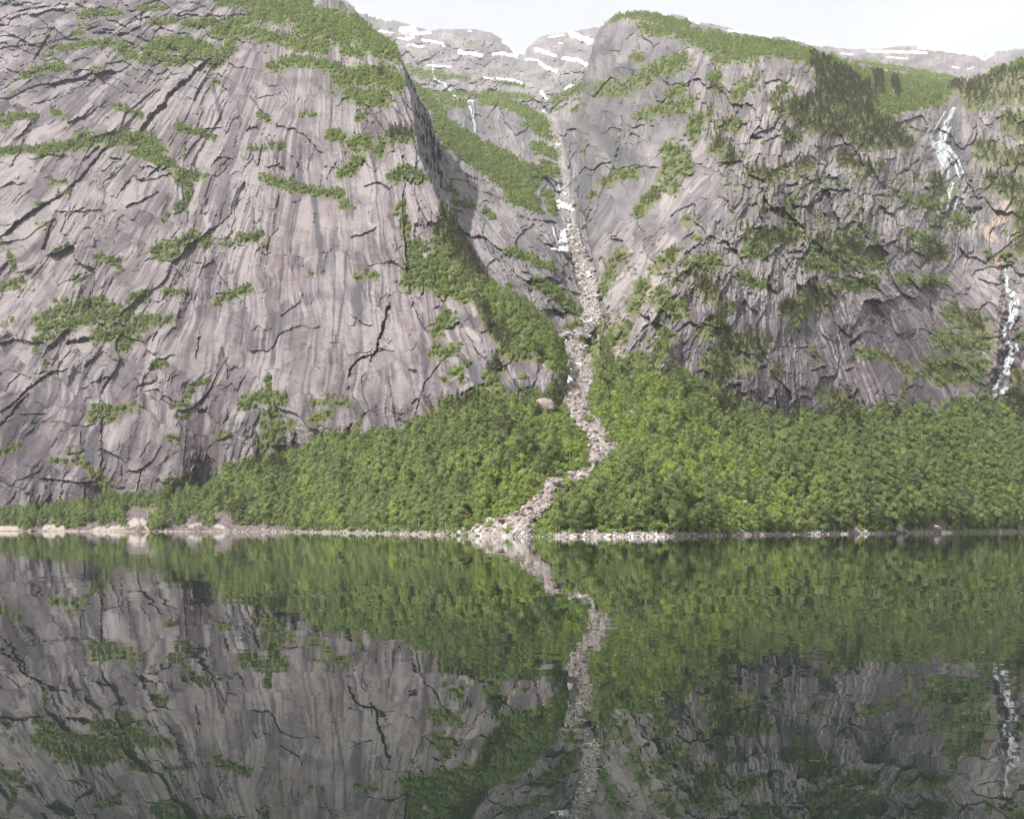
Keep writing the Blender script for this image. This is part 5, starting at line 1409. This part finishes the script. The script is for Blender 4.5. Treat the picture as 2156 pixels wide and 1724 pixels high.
    # lone grey rocks showing in the woods
place_rocks()
ROCKS = np.array(ROCKS)
def place_boulders():
    r = np.random.default_rng(921)
    n = len(ROCKS)
    px, py, Y, s = ROCKS[:, 3], ROCKS[:, 4], ROCKS[:, 1], ROCKS[:, 5]
    sp = s * F / Y * ((px > 4) & (px < 2150))
    sel = np.argsort(-sp)[:280]
    rest = np.ones(n, bool); rest[sel] = False
    var = r.integers(0, len(STONES), n)
    rot = np.c_[r.normal(0, 0.35, n), r.normal(0, 0.35, n), r.uniform(0, 6.28, n)]
    scl = np.c_[s * r.uniform(0.85, 1.25, n), s * r.uniform(0.85, 1.25, n), s * r.uniform(0.75, 1.1, n)]
    first = {}
    for i in sel:
        k = int(var[i])
        if k in first: o = first[k].copy()
        else: o = bpy.data.objects.new('boulder', STONES[k]); first[k] = o
        C.objects.link(o)
        o.location = (ROCKS[i, 0], ROCKS[i, 1], ROCKS[i, 2] + 0.12 * s[i]); o.rotation_euler = rot[i]; o.scale = scl[i]
        t = ROCKS[i, 6]; o['tint'] = float(t)
        tone = 'dark brown' if t < 0.36 else ('pinkish grey' if t < 0.58 else 'pale grey')
        sz = 'large' if s[i] > 1.7 else 'medium'
        if py[i] > 1100 and (px[i] < 985 or px[i] > 1135):
            if px[i] < 720: pl = 'on the thin shore under the tall birches'
            elif px[i] < 985: pl = 'on the shore before the chute mouth'
            elif px[i] < 1330: pl = 'on the white stone beach'
            elif px[i] < 1640: pl = 'on the shore by the brown bank'
            elif px[i] < 2000: pl = 'on the dark shore below the woods'
            else: pl = 'on the grassy flat shore'
        elif py[i] > 1080: pl = 'in the mouth of the chute at the beach'
        elif py[i] > 1000: pl = 'in the lowest bend of the chute'
        elif py[i] > 930: pl = 'in the wide bend of the chute'
        elif py[i] > 840: pl = 'in the straight middle of the chute'
        elif py[i] > 740: pl = 'in the narrow neck of the chute'
        elif py[i] > 620: pl = 'in the pale upper chute'
        else: pl = 'in the gully bed by the snow'
        NAMED.append((o, f'{sz} {tone} boulder {pl}', px[i]))
        tag(o, f'{sz} {tone} boulder {pl}', 'boulder', f'boulders {pl}')
    scatter('rubble', ROCKS[rest][:, :3] + np.c_[np.zeros((rest.sum(), 2)), 0.12 * s[rest]], scl[rest], rot[rest], var[rest], ROCKS[rest][:, 6], P_STONE, 'loose broken stones filling the chute and lining the shore')
    # boulders that can be pointed at one by one: (x, y of the foot, width in photo px, label, tint, layer, flat)
    one = [(1148, 866, 44, 'big rounded grey boulder above the wooded fan beside the chute', 0.42, 'fan', 0.9),
           (1202, 1003, 21, 'large pinkish boulder where the chute bends, upper of two', 0.56, 'chute', 0.8), (1222, 1012, 18, 'large pale block just right of the pinkish boulder in the chute', 0.6, 'chute', 0.7),
           (1089, 1085, 20, 'dark leaning boulder on the upper bank of the chute mouth', 0.40, 'chute', 0.7), (1087, 1121, 17, 'white slab boulder on the beach at the chute mouth', 0.85, 'fan', 0.6),
           (1887, 1118, 26, 'tall pointed grey boulder at the water edge under leaning birches', 0.66, 'fan', 1.05), (1902, 1121, 14, 'small grey boulder beside the tall pointed shore boulder', 0.55, 'fan', 0.7), (1973, 1119, 23, 'cone-shaped pale boulder alone at the water edge', 0.72, 'fan', 0.9),
           (1293, 834, 15, 'lone grey boulder in bright scrub right of the chute', 0.55, 'fan', 0.9), (1330, 872, 18, 'slanting grey boulder in bright scrub on the fan', 0.6, 'fan', 0.6), (1268, 1010, 19, 'low white boulder among bushes right of the chute bend', 0.8, 'fan', 0.5),
           (1033, 1101, 14, 'round grey boulder in birches left of the chute', 0.6, 'fan', 0.9), (1569, 1062, 12, 'square pinkish boulder among bushes on the right fan', 0.55, 'fan', 1.0), (1550, 1043, 8, 'small white boulder high in the right-hand bushes', 0.8, 'fan', 0.8),
           (2080, 935, 13, 'pinkish rubble boulder showing through the right forest', 0.55, 'fan', 1.0), (968, 1124, 15, 'dark-footed pale boulder on the shore left of the chute', 0.68, 'fan', 0.7), (1033, 1128, 10, 'small white boulder standing in the shallows', 0.8, 'fan', 0.9), (1111, 1108, 12, 'pink boulder on the chute mouth rubble', 0.5, 'chute', 0.8),
           (392, 1116, 7, 'small white stone on the bedrock waterline, first of three', 0.85, 'fan', 0.8), (523, 1117, 8, 'pointed white stone on the bedrock waterline, middle of three', 0.85, 'fan', 0.9), (555, 1117, 11, 'flat white stone on the bedrock waterline, last of three', 0.85, 'fan', 0.6)]
    for k, (x, y, wpx, lab, t, lay, fl) in enumerate(one):
        L = LAYERS[lay]
        Yv = float(sample(L.Y, L, np.array([x]), np.array([min(y, HY + F * (CAM_H - 0.1) / float(shore(np.array([x]))[0]))]))[0])
        lift = 0.0
        if k in (0, 8, 9, 10, 11, 12, 13, 14): lift = 0.35; Yv -= 2.0
        X_, Y_, Z_ = world(x, y, Yv)
        sz = wpx * Yv / F
        o = bpy.data.objects.new('boulder', make_stone(740 + k, 1.0)); C.objects.link(o)
        o.location = (X_, Y_, max(Z_, 0.0) + sz * fl * 0.28 + lift); o.scale = (sz, sz, sz * fl)
        o.rotation_euler = (0, 0, k * 1.3); o['tint'] = t
        tag(o, lab, 'boulder')
place_boulders()

# ------------------------------------------------------------------ snow
def snow_patch(layer, strokes, label, seed, lift=3.0):
    L = LAYERS[layer]
    xs = [p[0] for P, r in strokes for p in P]; ys = [p[1] for P, r in strokes for p in P]; rm = max(r for P, r in strokes) * 1.6 + 4
    px, py = grid(max(min(xs) - rm, L.x0), max(xs) + rm, max(min(ys) - rm, L.y0), max(ys) + rm, 1.0)
    m = stroke_mask(px, py, [(P, r * 1.0) for P, r in strokes]) + 0.75 * fbm(px / 13, py / 7, seed, 4) + 0.55 * fbm(px / 4.5, py / 2.8, seed + 3, 3)
    Y0 = sample(L.Y, L, px, py)
    ok = (m > -0.02) & (sample(L.mask.astype(float), L, px, py) > 0.3)
    # snow smooths the rock below it
    Ys = Y0.copy()
    for _ in range(3):
        Ys = (Ys + np.roll(Ys, 1, 0) + np.roll(Ys, -1, 0) + np.roll(Ys, 1, 1) + np.roll(Ys, -1, 1)) / 5
    Ys = np.minimum(Ys, Y0)
    S_ = Layer(); S_.px, S_.py = px, py
    S_.Y = Ys - lift * (0.15 + sst(0, 0.5, m))
    S_.mask = ok
    S_.col = np.full(px.shape + (3,), 0.85)
    X, Y, Z = world(px, py, S_.Y)
    q = ok[:-1, :-1] & ok[1:, :-1] & ok[:-1, 1:] & ok[1:, 1:]
    if q.sum() < 3: return
    used = np.zeros_like(ok); used[:-1, :-1] |= q; used[1:, :-1] |= q; used[:-1, 1:] |= q; used[1:, 1:] |= q
    idx = np.full(ok.shape, -1); idx[used] = np.arange(used.sum())
    V = np.c_[X[used], Y[used], Z[used]]
    Fc = np.c_[idx[:-1, :-1][q], idx[1:, :-1][q], idx[1:, 1:][q], idx[:-1, 1:][q]]
    o = link('snow_patch', mesh_from('snow_patch', V, Fc, M_SNOW, None, True))
    tag(o, label, 'snow patch', 'snow patches on the mountains')

def st(c, *L):
    return S(c, list(L))
SNOW = [('far', st(2, ([(110,60),(180,80),(300,108)],24)), 'broad snow field on the skyline beside the green summit shoulder'),
  ('far', st(2, ([(380,195),(450,180),(470,210),(430,235)],22), ([(480,215),(560,205)],12), ([(360,245),(430,250)],12)), 'ragged snow patch like a bird high on the far slope'),
  ('far', st(2, ([(240,200),(325,210)],9)), 'thin snow strip closest to the green summit shoulder'), ('far', st(2, ([(420,285),(520,297)],9)), 'flat snow strip below the ragged snow patch'),
  ('far', st(2, ([(510,255),(600,265),(645,280)],9)), 'long thin snow line right of the ragged patch'), ('far', st(2, ([(545,415),(690,425)],8)), 'straight snow strip above the thin waterfall'),
  ('far', st(2, ([(745,330),(800,335),(885,352)],14)), 'wedge of snow in the middle of the far slope'), ('far', st(2, ([(965,342),(1040,345),(1105,358)],13)), 'forked snow patch right of the snow wedge'),
  ('far', st(2, ([(1025,265),(1070,300),(1095,330),(1150,335)],12)), 'slanting snow ribbon below the notch in the skyline'), ('far', st(2, ([(900,492),(955,502)],7)), 'small snow strip left of the lower long strip'),
  ('far', st(2, ([(985,500),(1060,505),(1135,525)],11)), 'long snow strip on the lower far bench'), ('far', st(2, ([(1225,315),(1290,330),(1350,355)],12)), 'snow strip under the peak right of the notch'),
  ('far', st(2, ([(1400,372),(1480,375),(1545,408)],13)), 'snow strip against the grey buttress'), ('far', st(2, ([(1450,212),(1510,240),(1575,262)],20)), 'large snow field high against the grey buttress'),
  ('far', st(2, ([(1258,405),(1300,430),(1355,450)],12)), 'snow tongue above the gully head'), ('far', st(2, ([(1415,560),(1440,545),(1465,545)],12)), 'snow wedge where gully and buttress meet'),
  ('far', st(2, ([(1310,238),(1400,222)],8)), 'little snow patch just under the right peak'), ('far', st(2, ([(1370,272),(1395,275)],7)), 'tiny snow spot below the right peak'), ('far', st(2, ([(640,290),(655,300)],6)), 'tiny snow spot at the end of the thin snow line'),
  ('far', st(2, ([(800,195),(820,198)],5)), 'tiny snow spot on the rounded summit'), ('far', st(2, ([(1160,375),(1240,380),(1260,400)],7)), 'thin snow trail leading into the gully head'),
  ('far', st(2, ([(1262,575),(1275,600),(1300,628)],11)), 'narrow snow tongue at the top of the gully'), ('gully', st(2, ([(1275,700),(1310,690)],14)), 'small square snow patch high in the gully'),
  ('gully', st(2, ([(1358,912),(1382,912)],8)), 'tiny snow patch in the narrow upper gully'), ('gully', st(2, ([(1380,1290),(1410,1300),(1445,1315)],24)), 'upper snow block in the gully below the little fall'),
  ('gully', st(2, ([(1400,1215),(1415,1225)],10)), 'small snow block just above the upper snow block'), ('gully', st(2, ([(1400,1490),(1440,1470),(1470,1500)],28), ([(1390,1520),(1440,1515)],18)), 'middle snow block in the gully'),
  ('gully', st(2, ([(1385,1575),(1430,1570),(1480,1595)],22)), 'lowest snow block in the gully, above the boulder chute'), ('gully', st(2, ([(1330,1572),(1355,1578)],8)), 'small snow scrap beside the lowest snow block'), ('gully', st(2, ([(735,622),(830,636)],8)), 'white snow lip above the far waterfall'),
  ('plateau', st(3, ([(40,118),(100,142)],14)), 'snow bank on the skyline behind the round green top'), ('plateau', st(3, ([(285,195),(400,205),(550,232)],11)), 'long snow line along the plateau skyline'),
  ('plateau', st(3, ([(660,245),(780,260)],8)), 'thin snow line on the middle plateau rim'), ('plateau', st(3, ([(780,275),(880,292)],7)), 'thin snow line following the first along the rim'), ('plateau', st(3, ([(1490,300),(1600,312),(1750,330),(1900,345)],15)), 'broad snow field on the plateau skyline left of the dark ridge'),
  ('plateau', st(3, ([(1170,325),(1300,328),(1540,335)],10)), 'long snow strip on the plateau below the broad field'), ('plateau', st(3, ([(1000,340),(1070,346)],6)), 'short snow strip at the plateau edge'), ('plateau', st(3, ([(1290,362),(1420,372)],6)), 'second snow strip under the long plateau strip'),
  ('plateau', st(3, ([(1700,427),(1750,430)],6)), 'small snow strip low on the plateau'), ('plateau', st(3, ([(1870,352),(1900,375),(1950,345)],12)), 'forked snow patch at the plateau saddle'), ('plateau', st(3, ([(1790,440),(1840,425)],5)), 'tiny snow streak in the plateau gully')]
for k, (lay, sk_, lab) in enumerate(SNOW):
    snow_patch(lay, sk_, lab, 1000 + k, 8.0 if lay != 'gully' else 3.0)

# ------------------------------------------------------------------ waterfalls
def strand(parent, layer, crop, P, r0, r1, seed, lift=2.0):
    """one falling ribbon of white water, standing off the rock, torn into threads"""
    L = LAYERS[layer]
    Q = np.array(pts(crop, P))
    t = np.r_[0, np.cumsum(np.hypot(*np.diff(Q, axis=0).T))]
    n = max(6, int(t[-1] / 0.8))
    u = np.linspace(0, t[-1], n)
    cx = np.interp(u, t, Q[:, 0]); cy = np.interp(u, t, Q[:, 1])
    tx, ty = np.gradient(cx), np.gradient(cy); ln = np.hypot(tx, ty) + 1e-6
    nx, ny = -ty / ln, tx / ln
    cx = cx + 2.0 * fbm(u / 14, u * 0 + seed, seed, 3) * nx; cy = cy + 2.0 * fbm(u / 14, u * 0 + seed, seed, 3) * ny
    hw = 1.45 * np.interp(u, [0, t[-1]], [r0, r1]) / 3.0 * (1 + 0.5 * fbm(u / 8, u * 0 + seed + 3, seed + 1, 3))
    m = 15
    k = np.linspace(-1, 1, m)
    PX = cx[:, None] + nx[:, None] * hw[:, None] * k[None]; PY = cy[:, None] + ny[:, None] * hw[:, None] * k[None]
    Yb = sample(L.Y, L, PX, PY)
    Yb = np.minimum(Yb, sample(L.Y, L, np.broadcast_to(cx[:, None], PX.shape), np.broadcast_to(cy[:, None], PX.shape)) + 4)
    bulge = lift * (1 - k[None] ** 2) + 0.6
    Yv = Yb - bulge - 0.8 * fbm(PX / 3, PY / 12, seed + 5, 2)
    X, Y, Z = world(PX, PY, Yv)
    V = np.c_[X.ravel(), Y.ravel(), Z.ravel()]
    idx = np.arange(n * m).reshape(n, m)
    gap = fbm(k[None] * 2.6 + 0 * PX, u[:, None] / 16 + 0 * PX, seed + 9, 3)      # tears
    keep = (gap[:-1, :-1] < 0.45)
    thr = fbm(k[None] * 5.0 + 0 * PX, u[:, None] / 22 + 0 * PX, seed + 15, 3)
    al = np.clip((1 - np.abs(k[None]) ** 2.2) * (0.80 + 1.1 * thr) * sst(0.55, 0.0, gap) * sst(0, 6, t[-1] - u)[:, None], 0, 1)
    cl = np.repeat(al.ravel()[:, None], 3, 1)
    Fc = np.c_[idx[:-1, :-1][keep], idx[1:, :-1][keep], idx[1:, 1:][keep], idx[:-1, 1:][keep]]
    return link('water_strand', mesh_from('water_strand', V, Fc, M_FALL, cl, True), parent)

def waterfall(label, layer, strands, seed, lift=2.0):
    o = bpy.data.objects.new('waterfall', None); C.objects.link(o)
    tag(o, label, 'waterfall')
    for i, (crop, P, a, b) in enumerate(strands):
        strand(o, layer, crop, P, a, b, seed + i * 11, lift)
    return o
waterfall('tall white waterfall fanning over dark rock below the wooded ridge', 'right', [(3, [(1715,680),(1690,730),(1660,790),(1630,860),(1615,920)], 9, 18), (3, [(1660,705),(1620,770),(1580,840),(1560,900)], 4, 6), (3, [(1570,880),(1595,960),(1640,1050),(1640,1130)], 8, 4), (3, [(1615,900),(1650,980),(1680,1070),(1670,1140)], 20, 6), (3, [(1625,900),(1690,950),(1740,1010),(1775,1110)], 14, 5), (3, [(1600,900),(1640,1000),(1655,1080)], 22, 10), (3, [(1660,960),(1720,1040),(1750,1130)], 9, 5), (3, [(1600,960),(1640,1040),(1650,1120)], 12, 6), (3, [(1690,800),(1660,860),(1640,930)], 8, 10), (3, [(1710,1155),(1685,1200),(1685,1265)], 14, 8), (3, [(1750,1240),(1725,1290),(1715,1335)], 10, 4)], 2000)
waterfall('long thin cascade tumbling down the gully at the right edge', 'right', [(6, [(2035,-30),(2050,40),(2045,100),(2065,130)], 9, 14), (6, [(2070,130),(2110,180),(2100,240),(2070,300),(2035,370),(2040,430)], 20, 14), (6, [(2080,170),(2065,240),(2085,320),(2060,360)], 10, 8), (6, [(2040,430),(2080,480),(2060,540),(2030,570)], 14, 12), (6, [(2100,430),(2115,490),(2070,530)], 9, 8), (6, [(2070,530),(2050,590),(2040,650)], 24, 20), (6, [(2020,640),(1995,700),(1965,740),(1975,800)], 16, 14), (6, [(2050,715),(2020,750),(2010,800)], 20, 10)], 2200, 5.0)
waterfall('far white waterfall dropping over the grey headwall in the valley', 'gully', [(2, [(795,640),(815,690),(830,740),(840,790),(845,845)], 5, 7), (2, [(825,640),(838,700),(835,760)], 3, 3)], 2400)
waterfall('thin stream slanting down the bench above the far waterfall', 'far', [(2, [(575,430),(588,500),(650,530),(690,590),(735,618)], 5, 7), (2, [(570,370),(578,420)], 2, 3)], 2500, 4.0)
waterfall('little waterfall beside the snow blocks in the gully', 'gully', [(2, [(1360,1140),(1375,1180),(1392,1240)], 3, 4), (2, [(1330,1430),(1350,1490),(1370,1560)], 4, 5), (2, [(1395,1360),(1420,1440)], 3, 3)], 2600)
waterfall('white brook glinting through the boulders of the chute', 'chute', [(5, [(1455,860),(1452,900),(1470,930)], 4, 4), (5, [(1635,1095),(1640,1130)], 4, 3), (5, [(1515,620),(1500,650)], 4, 4), (5, [(1555,180),(1550,210)], 3, 3)], 2700, 1.2)
waterfall('scrap of white stream showing through the right forest', 'fan', [(6, [(1520,1140),(1540,1160),(1520,1172)], 5, 5)], 2800, 6.0)

# ------------------------------------------------------------------ dead wood and floating twigs
def limb(path, radii, mat, name):
    V = []; Fc = []
    P = [Vector(p) for p in path]
    sides = 6
    for i, p in enumerate(P):
        d = (P[min(i + 1, len(P) - 1)] - P[max(i - 1, 0)]).normalized()
        a = d.orthogonal().normalized(); b = d.cross(a)
        for k in range(sides):
            t = 2 * math.pi * k / sides
            V.append(p + (a * math.cos(t) + b * math.sin(t)) * radii[i])
    for i in range(len(P) - 1):
        for k in range(sides):
            Fc.append((i * sides + k, i * sides + (k + 1) % sides, (i + 1) * sides + (k + 1) % sides, (i + 1) * sides + k))
    return mesh_from(name, np.array([v[:] for v in V]), np.array(Fc), mat)

def at_shore(px, up, back=1.0):
    Yv = float(shore(np.array([px]))[0]) + back
    return ((px - CX) / F * Yv, Yv, up)
a = at_shore(1552, 2.6, 5); b = at_shore(1565, 1.2, 1); c = at_shore(1578, 0.05, -1.5)
o = link('fallen_trunk', limb([a, b, c], [0.22, 0.17, 0.08], M_DEAD, 'fallen_trunk'))
tag(o, 'pale fallen bare trunk leaning from the bushes into the water', 'fallen trunk')
for k, (px, h, lab) in enumerate([(2127, 8.5, 'white bare forked birch stem standing at the flat grassy shore'), (2105, 6.0, 'slim straight white stem left of the forked birch stem'), (1210, 5.0, 'thin leafless white sapling behind the white stone beach'), (1757, 6.5, 'leaning pale stem above the stony shore'), (2013, 5.5, 'slim pale stem beside the cone-shaped boulder')]):
    x, y, z = at_shore(px, 0.2, 2.0 if k < 2 else 3.5)
    t = bpy.data.objects.new('bare_tree', None); C.objects.link(t); t.location = (x, y, z)
    tag(t, lab, 'bare tree')
    tr = link('trunk', limb([(0, 0, -0.3), (0.12, 0, h * .3), (-0.1 if k != 3 else -1.0, 0.1, h * .62), (0.25 if k != 3 else -1.6, 0, h)], [0.17, 0.14, 0.09, 0.02], M_DEAD, 'bare_trunk'), t)
    for q, (s, f0) in enumerate([(1, .35), (-1, .5), (1, .68)]):
        link('branch', limb([(0.05, 0, h * f0), (s * 0.5, 0.1, h * (f0 + .14)), (s * 0.9, 0.1, h * (f0 + .32))], [0.07, 0.05, 0.012], M_DEAD, 'bare_branch'), t)
M_TWIG = plain('wet twig', (0.12, 0.08, 0.06), 0.6, 0.3, 8.0)
for px, py, P, lab in [(1740, 1596, [(-0.02, 0, -0.02), (0.0, 0, 0.03), (0.015, 0.01, 0.065)], 'short reddish twig poking up out of the dark water'), (1715, 1602, [(-0.06, 0, 0.0), (0.0, 0.01, 0.006), (0.06, -0.01, 0.0)], 'thin twig lying flat on the dark water'), (2047, 1157, [(-0.5, 0, 0.0), (0, .05, 0.03), (0.5, 0, 0.0)], 'tiny brown stick floating far out on the green reflection')]:
    Yv = CAM_H / ((py - HY) / F)
    o = link('floating_twig', limb(P, [0.004 * (1 if py > 1400 else 5)] * 3, M_TWIG, 'floating_twig'), None, ((px - CX) / F * Yv, Yv, 0.004))
    tag(o, lab, 'twig')

# ------------------------------------------------------------------ air
def build_haze():
    m = bpy.data.materials.new('pale air')
    m.use_nodes = True
    nt = m.node_tree; nt.nodes.clear()
    out = N(nt, 'ShaderNodeOutputMaterial')
    v = N(nt, 'ShaderNodeVolumePrincipled')
    v.inputs['Color'].default_value = (0.93, 0.96, 1.0, 1)
    v.inputs['Density'].default_value = 0.000065
    v.inputs['Anisotropy'].default_value = 0.0
    nt.links.new(v.outputs[0], out.inputs['Volume'])
    x0, x1, y0, y1, z0, z1 = -2600, 2600, -400, 3800, -7, 1720
    V = [(x, y, z) for x in (x0, x1) for y in (y0, y1) for z in (z0, z1)]
    Fc = [(0, 1, 3, 2), (4, 6, 7, 5), (0, 4, 5, 1), (2, 3, 7, 6), (0, 2, 6, 4), (1, 5, 7, 3)]
    o = link('haze', mesh_from('haze', np.array(V, float), np.array(Fc), m))
    tag(o, 'thin pale air filling the valley', None, None, 'stuff')
build_haze()
settle_labels()
print('done', round(time.time() - T0, 1), 'objects', len(sc.objects))
